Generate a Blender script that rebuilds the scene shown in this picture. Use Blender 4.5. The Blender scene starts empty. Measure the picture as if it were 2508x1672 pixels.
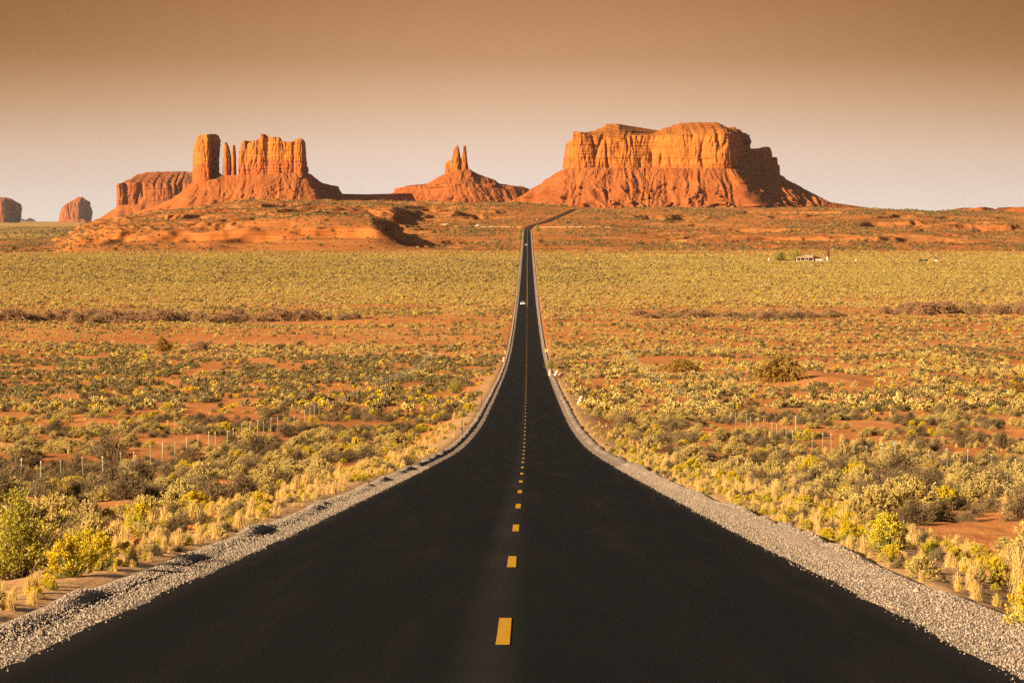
import bpy, bmesh, math, time
import numpy as np
from mathutils import Vector

T0 = time.time()
SC = bpy.context.scene
COL = SC.collection
R = math.radians

# ---------------------------------------------------------------- camera
FPX = 6890.0            # focal length in pixels of the 2508 px wide photograph
VX, VY = 1292.0, 540.0  # where the straight road and the level horizon converge
cam_d = bpy.data.cameras.new('camera')
cam_d.sensor_width = 36.0
cam_d.lens = FPX / 2508 * 36
cam_d.shift_x = (1254 - VX) / 2508
cam_d.shift_y = (VY - 836) / 2508
cam_d.clip_start = 0.5
cam_d.clip_end = 200000
cam = bpy.data.objects.new('camera', cam_d)
COL.objects.link(cam)
cam.location = (0.2, 0, 0)
cam.rotation_euler = (R(90), 0, 0)
SC.camera = cam

# ---------------------------------------------------------------- sky, sun, exposure
SUN_AZ, SUN_EL = 52.0, 18.5     # the sun stands behind the camera, this far round to the left
sd = Vector((-math.sin(R(SUN_AZ)) * math.cos(R(SUN_EL)), -math.cos(R(SUN_AZ)) * math.cos(R(SUN_EL)), math.sin(R(SUN_EL))))
sun_d = bpy.data.lights.new('sun', 'SUN')
sun_d.energy = 5.0
sun_d.angle = R(0.5)
sun_d.color = (1.0, 0.80, 0.54)
sun = bpy.data.objects.new('sun', sun_d)
COL.objects.link(sun)
sun.rotation_euler = sd.to_track_quat('Z', 'Y').to_euler()

W = bpy.data.worlds.new('World')
SC.world = W
W.use_nodes = True
wt = W.node_tree
wt.nodes.clear()
wn, wl = wt.nodes, wt.links
sky = wn.new('ShaderNodeTexSky')
sky.sky_type = 'NISHITA'
sky.sun_disc = False
sky.sun_elevation = R(SUN_EL)
sky.sun_rotation = math.atan2(sd.x, sd.y)
sky.dust_density = 4.0
sky.air_density = 1.0
tc = wn.new('ShaderNodeTexCoord')
sep = wn.new('ShaderNodeSeparateXYZ')
wl.new(tc.outputs['Generated'], sep.inputs[0])
# dusty lower sky: pale at the horizon, brown higher up
dust = wn.new('ShaderNodeValToRGB')
mr = wn.new('ShaderNodeMapRange')
mr.inputs['From Min'].default_value = 0.0
mr.inputs['From Max'].default_value = 0.10
wl.new(sep.outputs['Z'], mr.inputs['Value'])
wl.new(mr.outputs['Result'], dust.inputs['Fac'])
def srgb(r, g, b):
    return tuple(((c / 255 / 12.92) if c / 255 < 0.04045 else ((c / 255 + 0.055) / 1.055) ** 2.4) for c in (r, g, b)) + (1,)
cr = dust.color_ramp
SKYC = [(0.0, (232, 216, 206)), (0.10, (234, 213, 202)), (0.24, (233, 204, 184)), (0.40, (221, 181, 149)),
        (0.58, (197, 148, 107)), (0.78, (181, 130, 90)), (1.0, (104, 72, 48))]  # last stop lies above the view, darkened to cut fill light
while len(cr.elements) < len(SKYC):
    cr.elements.new(0.5)
for e, (p, c) in zip(cr.elements, SKYC):
    e.position = p
    e.color = srgb(*c)
EXPO = 1.3
dm = wn.new('ShaderNodeMix'); dm.data_type = 'RGBA'
hi = wn.new('ShaderNodeMapRange'); hi.interpolation_type = 'SMOOTHSTEP'
hi.inputs['From Min'].default_value = 0.09
hi.inputs['From Max'].default_value = 0.35
wl.new(sep.outputs['Z'], hi.inputs['Value'])
hi.inputs['To Max'].default_value = 0.6
wl.new(hi.outputs['Result'], dm.inputs['Factor'])
ds = wn.new('ShaderNodeVectorMath'); ds.operation = 'SCALE'
ds.inputs['Scale'].default_value = 20.0 / 2 ** EXPO     # the Background below multiplies by 0.05
# sky colour darkened towards the sides, standing in for lens vignetting
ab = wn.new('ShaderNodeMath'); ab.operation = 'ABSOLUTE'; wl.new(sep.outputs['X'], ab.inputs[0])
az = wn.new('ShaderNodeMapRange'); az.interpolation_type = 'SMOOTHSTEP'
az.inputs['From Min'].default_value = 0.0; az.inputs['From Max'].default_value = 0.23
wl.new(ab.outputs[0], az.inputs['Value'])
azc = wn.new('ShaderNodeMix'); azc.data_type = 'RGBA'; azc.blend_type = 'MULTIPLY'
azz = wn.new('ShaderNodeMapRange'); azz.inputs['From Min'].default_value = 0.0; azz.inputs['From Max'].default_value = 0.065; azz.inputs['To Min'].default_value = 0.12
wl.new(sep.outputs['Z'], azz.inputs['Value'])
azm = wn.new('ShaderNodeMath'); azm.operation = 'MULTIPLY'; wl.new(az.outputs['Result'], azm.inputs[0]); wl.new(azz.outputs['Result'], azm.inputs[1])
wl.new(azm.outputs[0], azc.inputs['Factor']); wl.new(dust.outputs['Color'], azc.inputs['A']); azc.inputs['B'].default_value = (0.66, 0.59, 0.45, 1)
# and the sky is dimmed to the sides and behind, out of view, to cut fill light
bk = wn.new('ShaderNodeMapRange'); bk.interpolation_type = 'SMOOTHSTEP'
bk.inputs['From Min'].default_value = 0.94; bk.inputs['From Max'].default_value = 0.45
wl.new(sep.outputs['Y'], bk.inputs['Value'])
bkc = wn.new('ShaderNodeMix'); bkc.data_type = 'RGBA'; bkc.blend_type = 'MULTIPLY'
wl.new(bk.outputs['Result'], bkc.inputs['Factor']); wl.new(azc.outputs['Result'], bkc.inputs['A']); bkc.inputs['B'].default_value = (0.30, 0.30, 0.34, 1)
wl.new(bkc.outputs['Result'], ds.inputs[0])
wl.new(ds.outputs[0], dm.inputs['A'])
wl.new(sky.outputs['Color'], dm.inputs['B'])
bg = wn.new('ShaderNodeBackground')
bg.inputs['Strength'].default_value = 0.05
wo = wn.new('ShaderNodeOutputWorld')
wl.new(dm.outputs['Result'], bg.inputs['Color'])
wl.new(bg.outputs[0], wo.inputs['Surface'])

SC.view_settings.view_transform = 'Standard'
SC.view_settings.look = 'None'
SC.view_settings.gamma = 1.0
SC.view_settings.use_curve_mapping = False
SC.view_settings.exposure = EXPO
SC.render.engine = 'CYCLES'
SC.cycles.max_bounces = 5
SC.cycles.diffuse_bounces = 2
SC.cycles.glossy_bounces = 2
SC.cycles.transmission_bounces = 2
SC.cycles.volume_bounces = 0
SC.cycles.use_denoising = False
SC.cycles.denoiser = 'OPENIMAGEDENOISE'
SC.cycles.denoising_input_passes = 'RGB_ALBEDO_NORMAL'
SC.cycles.denoising_prefilter = 'ACCURATE'
SC.cycles.caustics_reflective = False
SC.cycles.caustics_refractive = False

# ---------------------------------------------------------------- noise
rng = np.random.default_rng(7)
_perm = rng.permutation(512)
_perm = np.concatenate([_perm, _perm, _perm])
_ga = np.linspace(0, 2 * np.pi, 512, endpoint=False)
_gx, _gy = np.cos(_ga), np.sin(_ga)
def pn(x, y, seed=0):
    """2-D gradient noise, about -1..1"""
    x = np.asarray(x, float) + seed * 17.37; y = np.asarray(y, float) - seed * 9.71
    xi = np.floor(x); yi = np.floor(y)
    xf = x - xi; yf = y - yi
    xi = xi.astype(np.int64) & 511; yi = yi.astype(np.int64) & 511
    x1 = (xi + 1) & 511; y1 = (yi + 1) & 511
    def g(ix, iy, dx, dy):
        h = _perm[_perm[ix] + iy]
        return _gx[h] * dx + _gy[h] * dy
    u = xf * xf * xf * (xf * (xf * 6 - 15) + 10); v = yf * yf * yf * (yf * (yf * 6 - 15) + 10)
    a = g(xi, yi, xf, yf); b = g(x1, yi, xf - 1, yf); c = g(xi, y1, xf, yf - 1); d = g(x1, y1, xf - 1, yf - 1)
    return 1.5 * ((a + u * (b - a)) * (1 - v) + (c + u * (d - c)) * v)
def fbm(x, y, o=4, seed=0, gain=0.5):
    s = 0; a = 1; f = 1; t = 0
    for i in range(o):
        s = s + a * pn(x * f, y * f, seed + i * 3); t += a; a *= gain; f *= 2.03
    return s / t
def ridged(x, y, o=4, seed=0, gain=0.5):
    s = 0; a = 1; f = 1; t = 0
    for i in range(o):
        s = s + a * (1 - np.abs(pn(x * f, y * f, seed + i * 3)) * 1.6); t += a; a *= gain; f *= 2.03
    return s / t
def sst(a, b, x):
    t = np.clip((np.asarray(x, float) - a) / (b - a), 0, 1)
    return t * t * (3 - 2 * t)
def hermite(px, pz):
    px = np.array(px, float); pz = np.array(pz, float)
    m = np.gradient(pz, px)
    def f(x):
        x = np.clip(np.asarray(x, float), px[0], px[-1])
        i = np.clip(np.searchsorted(px, x, side='right') - 1, 0, len(px) - 2)
        h = px[i + 1] - px[i]; t = (x - px[i]) / h
        return ((2 * t**3 - 3 * t**2 + 1) * pz[i] + (t**3 - 2 * t**2 + t) * h * m[i] + (-2 * t**3 + 3 * t**2) * pz[i + 1] + (t**3 - t**2) * h * m[i + 1])
    return f

# ---------------------------------------------------------------- mesh helpers
def mesh_np(name, verts, faces, mats=(), smooth=True, matidx=None):
    """verts (n,3); faces (m,4) or (m,3) or list of such arrays"""
    me = bpy.data.meshes.new(name)
    if isinstance(faces, np.ndarray): faces = [faces]
    faces = [f for f in faces if len(f)]
    me.vertices.add(len(verts))
    me.vertices.foreach_set('co', np.asarray(verts, np.float32).ravel())
    loops = np.concatenate([f.ravel() for f in faces]).astype(np.int32)
    cnt = np.concatenate([np.full(len(f), f.shape[1], np.int32) for f in faces])
    me.loops.add(len(loops))
    me.loops.foreach_set('vertex_index', loops)
    me.polygons.add(len(cnt))
    st = np.zeros(len(cnt), np.int32); st[1:] = np.cumsum(cnt)[:-1]
    me.polygons.foreach_set('loop_start', st)
    if smooth: me.polygons.foreach_set('use_smooth', np.ones(len(cnt), bool))
    if matidx is not None: me.polygons.foreach_set('material_index', np.asarray(matidx, np.int32))
    for m in mats: me.materials.append(m)
    me.update(calc_edges=True)
    return me
def grid_faces(nr, nc, off=0, wrap=False):
    r = np.arange(nr - 1)[:, None]; c = np.arange(nc if wrap else nc - 1)[None, :]
    a = r * nc + c; b = r * nc + (c + 1) % nc
    return (np.stack([a, b, b + nc, a + nc], -1).reshape(-1, 4) + off)
def link(name, me, parent=None, loc=None, kind=None, label=None, cat=None, group=None):
    o = bpy.data.objects.new(name, me)
    COL.objects.link(o)
    if parent is not None: o.parent = parent
    if loc is not None: o.location = loc
    tag(o, label, cat, group, kind)
    return o
def tag(o, label=None, cat=None, group=None, kind=None):
    if kind: o['kind'] = kind
    if label: o['label'] = label
    if cat: o['category'] = cat
    if group: o['group'] = group
    return o
class MB:
    """collects boxes, prisms, tubes and lathes into one mesh"""
    def __init__(s): s.v = []; s.f = []; s.m = []; s.n = 0
    def add(s, v, f, mi=0):
        for q in f:
            s.f.append([i + s.n for i in q]); s.m.append(mi)
        s.v.extend([tuple(p) for p in v]); s.n += len(v); return s
    def box(s, x0, x1, y0, y1, z0, z1, mi=0):
        v = [(x0,y0,z0),(x1,y0,z0),(x1,y1,z0),(x0,y1,z0),(x0,y0,z1),(x1,y0,z1),(x1,y1,z1),(x0,y1,z1)]
        return s.add(v, [(3,2,1,0),(4,5,6,7),(0,1,5,4),(1,2,6,5),(2,3,7,6),(3,0,4,7)], mi)
    def hexa(s, v, mi=0):
        return s.add(v, [(3,2,1,0),(4,5,6,7),(0,1,5,4),(1,2,6,5),(2,3,7,6),(3,0,4,7)], mi)
    def lathe(s, prof, n=16, mi=0, c=(0,0,0)):
        v = []; f = []
        for r, z in prof:
            for k in range(n):
                a = 2*math.pi*k/n; v.append((c[0]+r*math.cos(a), c[1]+r*math.sin(a), c[2]+z))
        for i in range(len(prof)-1):
            for k in range(n):
                k2 = (k+1) % n; f.append((i*n+k, i*n+k2, (i+1)*n+k2, (i+1)*n+k))
        f.append(tuple(range(n-1, -1, -1))); f.append(tuple((len(prof)-1)*n+k for k in range(n)))
        return s.add(v, f, mi)
    def tube(s, a, b, r0, r1=None, n=6, mi=0):
        a = Vector(a); b = Vector(b); d = (b-a).normalized(); r1 = r0 if r1 is None else r1
        u = d.orthogonal().normalized(); w = d.cross(u); v = []
        for p, r in ((a, r0), (b, r1)):
            for k in range(n):
                t = 2*math.pi*k/n; v.append(p + (u*math.cos(t) + w*math.sin(t))*r)
        f = [(k, (k+1) % n, n+(k+1) % n, n+k) for k in range(n)] + [tuple(range(n-1,-1,-1)), tuple(range(n, 2*n))]
        return s.add(v, f, mi)
    def extrude(s, poly, axis_pts, mi=0):
        """poly in (y,z), extruded between x values"""
        x0, x1 = axis_pts; n = len(poly)
        v = [(x0, p[0], p[1]) for p in poly] + [(x1, p[0], p[1]) for p in poly]
        f = [(k, (k+1) % n, n+(k+1) % n, n+k) for k in range(n)] + [tuple(range(n-1,-1,-1)), tuple(range(n, 2*n))]
        return s.add(v, f, mi)
    def build(s, name, mats, parent=None, bevel=0, smooth=False, **kw):
        me = bpy.data.meshes.new(name)
        me.from_pydata(s.v, [], s.f); me.update()
        for m in (mats if isinstance(mats, (list, tuple)) else [mats]): me.materials.append(m)
        me.polygons.foreach_set('material_index', s.m)
        bm = bmesh.new(); bm.from_mesh(me); bmesh.ops.recalc_face_normals(bm, faces=bm.faces)
        if bevel: bmesh.ops.bevel(bm, geom=bm.edges[:], offset=bevel, segments=2, affect='EDGES', clamp_overlap=True)
        bm.to_mesh(me); bm.free()
        if smooth: me.polygons.foreach_set('use_smooth', [True]*len(me.polygons))
        return link(name, me, parent, **kw)

# ---------------------------------------------------------------- materials
def mat(name, base=(0.5,0.5,0.5), rough=0.9, spec=0.2):
    m = bpy.data.materials.new(name); m.use_nodes = True
    b = m.node_tree.nodes['Principled BSDF']
    b.inputs['Base Color'].default_value = (*base, 1)
    b.inputs['Roughness'].default_value = rough
    b.inputs['Specular IOR Level'].default_value = spec
    return m
class NT:
    def __init__(s, m): s.m = m; s.n = m.node_tree.nodes; s.l = m.node_tree.links; s.b = s.n['Principled BSDF']
    def new(s, t, **kw):
        n = s.n.new(t)
        for k, v in kw.items(): setattr(n, k, v)
        return n
    def pos(s, sx=1, sy=1, sz=1):
        g = s.new('ShaderNodeNewGeometry'); v = s.new('ShaderNodeVectorMath', operation='MULTIPLY')
        v.inputs[1].default_value = (sx, sy, sz); s.l.new(g.outputs['Position'], v.inputs[0]); return v.outputs[0]
    def noise(s, vec, scale=1, detail=4, rough=0.55, dist=0):
        n = s.new('ShaderNodeTexNoise'); n.inputs['Scale'].default_value = scale; n.inputs['Detail'].default_value = detail
        n.inputs['Roughness'].default_value = rough; n.inputs['Distortion'].default_value = dist
        s.l.new(vec, n.inputs['Vector']); return n.outputs['Fac']
    def ramp(s, fac, stops, interp='LINEAR'):
        r = s.new('ShaderNodeValToRGB'); r.color_ramp.interpolation = interp
        while len(r.color_ramp.elements) < len(stops): r.color_ramp.elements.new(0.5)
        for e, (p, c) in zip(r.color_ramp.elements, stops):
            e.position = p; e.color = (*c, 1) if len(c) == 3 else c
        s.l.new(fac, r.inputs['Fac']); return r.outputs['Color']
    def mix(s, fac, a, b, mode='MIX'):
        n = s.new('ShaderNodeMix', data_type='RGBA', blend_type=mode)
        for sock, v in ((n.inputs['Factor'], fac), (n.inputs['A'], a), (n.inputs['B'], b)):
            if isinstance(v, (int, float)): sock.default_value = v
            elif isinstance(v, tuple): sock.default_value = (*v, 1)
            else: s.l.new(v, sock)
        return n.outputs['Result']
    def range(s, v, a, b, c=0, d=1):
        n = s.new('ShaderNodeMapRange')
        for k, x in zip(('From Min','From Max','To Min','To Max'), (a,b,c,d)): n.inputs[k].default_value = x
        s.l.new(v, n.inputs['Value']); return n.outputs['Result']
    def math(s, op, a, b=0.0):
        n = s.new('ShaderNodeMath', operation=op)
        for i, v in enumerate((a, b)):
            if isinstance(v, (int, float)): n.inputs[i].default_value = v
            else: s.l.new(v, n.inputs[i])
        return n.outputs[0]
    def attr(s, name):
        a = s.new('ShaderNodeAttribute'); a.attribute_name = name; return a.outputs['Fac']
    def color(s, c): s.l.new(c, s.b.inputs['Base Color']); return s
    def bump(s, h, strength=0.5, dist=0.1):
        n = s.new('ShaderNodeBump'); n.inputs['Strength'].default_value = strength; n.inputs['Distance'].default_value = dist
        s.l.new(h, n.inputs['Height']); s.l.new(n.outputs[0], s.b.inputs['Normal']); return s
def leaf_mat(name, stops, rough=0.85, transl=0.20):
    """plant colour with an even spread from plant to plant"""
    m = mat(name, rough=rough, spec=0.1); t = NT(m)
    oi = t.new('ShaderNodeObjectInfo')
    c = t.ramp(oi.outputs['Random'], stops)
    n = t.noise(t.pos(), 9.0, 2)
    c2 = t.mix(t.range(n, 0.3, 0.7, 0.0, 0.5), c, stops[0][1])
    t.color(c2)
    tr = t.new('ShaderNodeBsdfTranslucent'); t.l.new(c2, tr.inputs['Color'])
    mx = t.new('ShaderNodeMixShader'); mx.inputs[0].default_value = transl
    out = t.n['Material Output']; t.l.new(t.b.outputs[0], mx.inputs[1]); t.l.new(tr.outputs[0], mx.inputs[2]); t.l.new(mx.outputs[0], out.inputs['Surface'])
    return m

# the land
M_ground = mat('red_sand', rough=0.95, spec=0.05)
t = NT(M_ground)
n1 = t.noise(t.pos(1, 1, 1), 0.02, 6, 0.6)
n2 = t.noise(t.pos(1, 0.45, 1), 0.35, 5, 0.65)
n3 = t.noise(t.pos(), 3.0, 4, 0.7)
sand = t.ramp(n1, [(0.3, (0.4491, 0.1528, 0.0416)), (0.5, (0.5255, 0.2085, 0.0599)), (0.72, (0.5733, 0.2595, 0.0874))])
sand = t.mix(t.range(n2, 0.35, 0.75, 0, 0.55), sand, (0.4013, 0.1066, 0.0292))
sand = t.mix(t.range(n3, 0.5, 0.8, 0, 0.4), sand, (0.5924, 0.2409, 0.0914))
scrub = t.ramp(n2, [(0.3, (0.26, 0.16, 0.045)), (0.5, (0.42, 0.28, 0.08)), (0.7, (0.52, 0.36, 0.11))])
c = t.mix(t.attr('scrub'), sand, scrub)
rock = t.ramp(t.noise(t.pos(0.012, 0.006, 0.7), 1.0, 6, 0.65), [(0.30, (0.22, 0.060, 0.016)), (0.45, (0.37, 0.110, 0.026)), (0.58, (0.43, 0.150, 0.036)), (0.72, (0.47, 0.22, 0.066))])
c = t.mix(t.attr('rocky'), c, rock)
c = t.mix(t.attr('verge'), c, t.ramp(n3, [(0.3, (0.42, 0.22, 0.09)), (0.6, (0.58, 0.36, 0.17))]))
t.color(c)
t.bump(t.math('ADD', t.math('MULTIPLY', n3, 0.25), n2), 0.6, 0.25)

def rock_mat(name, ca, cb, cc, dark, band=0.05, vert=0.05, bump=3.0, lower=None):
    m = mat(name, rough=0.95, spec=0.05); t = NT(m)
    n = t.noise(t.pos(0.0025, 0.0025, band), 1.0, 6, 0.6)
    v = t.noise(t.pos(vert, vert, 0.006), 1.0, 6, 0.65)
    f = t.noise(t.pos(1, 1, 1.6), 0.09, 6, 0.7)
    c = t.ramp(n, [(0.28, ca), (0.5, cb), (0.72, cc)])
    c = t.mix(t.range(v, 0.50, 0.72, 0, 0.65), c, dark)
    c = t.mix(t.range(f, 0.45, 0.75, 0, 0.5), c, dark)
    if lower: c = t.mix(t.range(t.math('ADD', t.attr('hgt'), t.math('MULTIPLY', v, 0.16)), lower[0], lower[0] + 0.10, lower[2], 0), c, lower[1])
    t.color(c)
    t.bump(t.math('ADD', t.math('MULTIPLY', v, 0.8), t.noise(t.pos(1, 1, 1.6), 0.06, 3, 0.6)), 0.8, bump)
    return m
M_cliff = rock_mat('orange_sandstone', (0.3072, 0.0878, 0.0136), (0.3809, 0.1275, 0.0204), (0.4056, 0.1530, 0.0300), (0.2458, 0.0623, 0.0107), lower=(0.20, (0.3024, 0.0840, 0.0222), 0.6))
M_castle = rock_mat('two_tone_sandstone', (0.3145, 0.0900, 0.0140), (0.3900, 0.1307, 0.0209), (0.4152, 0.1569, 0.0308), (0.2516, 0.0639, 0.0109), lower=(0.47, (0.3182, 0.0820, 0.0213), 0.85))
M_talus = rock_mat('red_scree', (0.2521, 0.0677, 0.0166), (0.2865, 0.0853, 0.0212), (0.3151, 0.1059, 0.0286), (0.1948, 0.0501, 0.0129), band=0.02, vert=0.012)
M_cap = rock_mat('banded_caprock', (0.2827, 0.0737, 0.0121), (0.3564, 0.1134, 0.0184), (0.3687, 0.1360, 0.0291), (0.2212, 0.0566, 0.0107), band=0.12)
M_blue = rock_mat('haze_tinted_rock', (0.1866, 0.0994, 0.0839), (0.2052, 0.1119, 0.0914), (0.2176, 0.1244, 0.0991), (0.1617, 0.0870, 0.0762))  # tint of distant air mixed into the base colour

M_asphalt = mat('fresh_asphalt', rough=0.8, spec=0.06)
t = NT(M_asphalt)
g = t.new('ShaderNodeSeparateXYZ'); t.l.new(t.pos(), g.inputs[0])
na = t.noise(t.pos(1.4, 0.03, 1), 1.0, 4, 0.6)
nb = t.noise(t.pos(), 60.0, 2, 0.6)
nc = t.noise(t.pos(0.6, 0.09, 1), 1.0, 4)
c = t.ramp(na, [(0.3, (0.0062, 0.0055, 0.0049)), (0.55, (0.0081, 0.0072, 0.0065)), (0.75, (0.0150, 0.0122, 0.0106))])
# worn strip down the middle and dust drifting in from the edges
mid = t.math('ABSOLUTE', t.math('ADD', g.outputs['X'], 0.12))
c = t.mix(t.math('MULTIPLY', t.range(mid, 0.05, 0.32, 1, 0), t.range(nc, 0.35, 0.65, 0.15, 0.55)), c, (0.0385, 0.0354, 0.0323))
c = t.mix(t.range(t.math('ABSOLUTE', g.outputs['X']), 3.35, 3.75, 0, 0.35), c, (0.0462, 0.0347, 0.0254))
c = t.mix(t.range(g.outputs['Y'], 80, 1200, 0, 0.5), c, (0.0308, 0.0246, 0.0208))   # lighter with distance, down into the valley
c = t.mix(t.range(g.outputs['Y'], 3150, 3300, 0, 1), c, (0.0655, 0.0400, 0.0231))
c = t.mix(t.range(nb, 0.55, 0.8, 0, 0.10), c, (0.04, 0.036, 0.032))
t.color(c); t.bump(nb, 0.35, 0.01)

M_paint = mat('yellow_road_paint', rough=0.7); t = NT(M_paint)
t.color(t.mix(t.range(t.noise(t.pos(1, 0.5, 1), 40, 5, 0.75), 0.60, 0.72, 0, 0.7), t.ramp(t.noise(t.pos(), 25, 4, 0.7), [(0.3, (0.44, 0.215, 0.004)), (0.6, (0.60, 0.30, 0.006))]), (0.05, 0.04, 0.03)))
M_gravel = mat('grey_gravel', rough=0.95, spec=0.1); t = NT(M_gravel)
v = t.new('ShaderNodeTexVoronoi'); v.inputs['Scale'].default_value = 28; t.l.new(t.pos(), v.inputs['Vector'])
cg = t.ramp(v.outputs['Color'], [(0.1, (0.16, 0.112, 0.078)), (0.5, (0.33, 0.24, 0.168)), (0.9, (0.44, 0.34, 0.25))])
cg = t.mix(t.range(t.noise(t.pos(), 1.3, 3), 0.4, 0.7, 0, 0.5), cg, (0.3432, 0.2442, 0.1716))
t.color(cg); t.bump(v.outputs['Distance'], 1.0, 0.03)
M_stone = mat('grey_stone', rough=0.9); t = NT(M_stone)
oi = t.new('ShaderNodeObjectInfo')
t.color(t.ramp(oi.outputs['Random'], [(0, (0.16, 0.115, 0.080)), (0.5, (0.30, 0.226, 0.162)), (1, (0.43, 0.335, 0.25))]))
M_dirt = mat('pale_dirt', rough=0.95); t = NT(M_dirt)
t.color(t.ramp(t.noise(t.pos(), 0.2, 4), [(0.3, (0.55, 0.28, 0.11)), (0.7, (0.68, 0.38, 0.17))]))

# ---------------------------------------------------------------- the lie of the land
RW = 3.70   # half width of the asphalt
zroad = hermite(
    [-60, -20, 0, 20.7, 28.4, 45.7, 64.9, 104.5, 174.6, 245, 312.8, 408, 545, 671, 850, 935, 1123, 1246, 1448, 1795, 2276, 2864, 3290, 3500, 4000, 4400, 4700, 5600, 70000],
    [1.2, -0.35, -1.70, -3.31, -3.86, -5.14, -6.50, -9.30, -14.0, -17.7, -20.4, -23.9, -28.4, -31.4, -33.4, -34.0, -34.6, -34.7, -33.8, -31.0, -26.2, -18.3, -9.5, -4.0, 9.0, 19.0, 20.0, -10, -28])
def xroad(y):
    y = np.asarray(y, float)
    return np.interp(y, [0, 3280, 3400, 3500, 3600, 4300, 4400, 4600], [0, 0, 4, 13, 24, 72, 106, 190])
PC = np.array([[-900, 590], [60, 588], [126, 586], [165, 574], [188, 560], [226, 549], [287, 536], [383, 521], [470, 511], [566, 498], [600, 493], [900, 496], [1100, 497], [1300, 500], [1450, 506],
               [1700, 511], [2080, 509], [2300, 518], [2508, 523], [3400, 526]])
ZB = np.array([[-900, 612], [120, 612], [165, 596], [200, 580], [260, 562], [330, 556], [420, 550], [500, 546], [600, 541], [700, 535], [784, 526], [840, 528], [960, 534], [1100, 560]])
_sr = np.random.default_rng(404)
SPURS = [((px - VX) * yy / FPX, yy, h, L, wl_, wr_) for px, yy, h, L, wl_, wr_ in
         [(2112, 3560, 15, 150, 60, 22), (2165, 3500, 10, 120, 50, 14), (2330, 3560, 9, 120, 50, 14), (2405, 3540, 17, 200, 70, 26), (2465, 3480, 14, 170, 60, 20), (1145, 3820, 12, 130, 60, 20), (1040, 3720, 7, 110, 50, 14), (1730, 3300, 9, 90, 45, 12), (1640, 3900, 8, 110, 50, 14), (1560, 3850, 8, 110, 50, 14),
          (905, 3050, 10, 150, 50, 16), (830, 3350, 13, 160, 60, 20), (985, 2650, 8, 130, 45, 14), (1060, 2560, 7, 120, 45, 13), (1120, 2760, 7, 120, 45, 13)]]
for _k in range(90):
    _px = _sr.uniform(930, 1245) if _k % 3 == 0 else _sr.uniform(1420, 2520); _y = _sr.uniform(2480, 4250)
    SPURS.append(((_px - VX) * _y / FPX, _y, _sr.uniform(2, 6.5), _sr.uniform(50, 140), _sr.uniform(25, 50), _sr.uniform(6, 12)))
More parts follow.
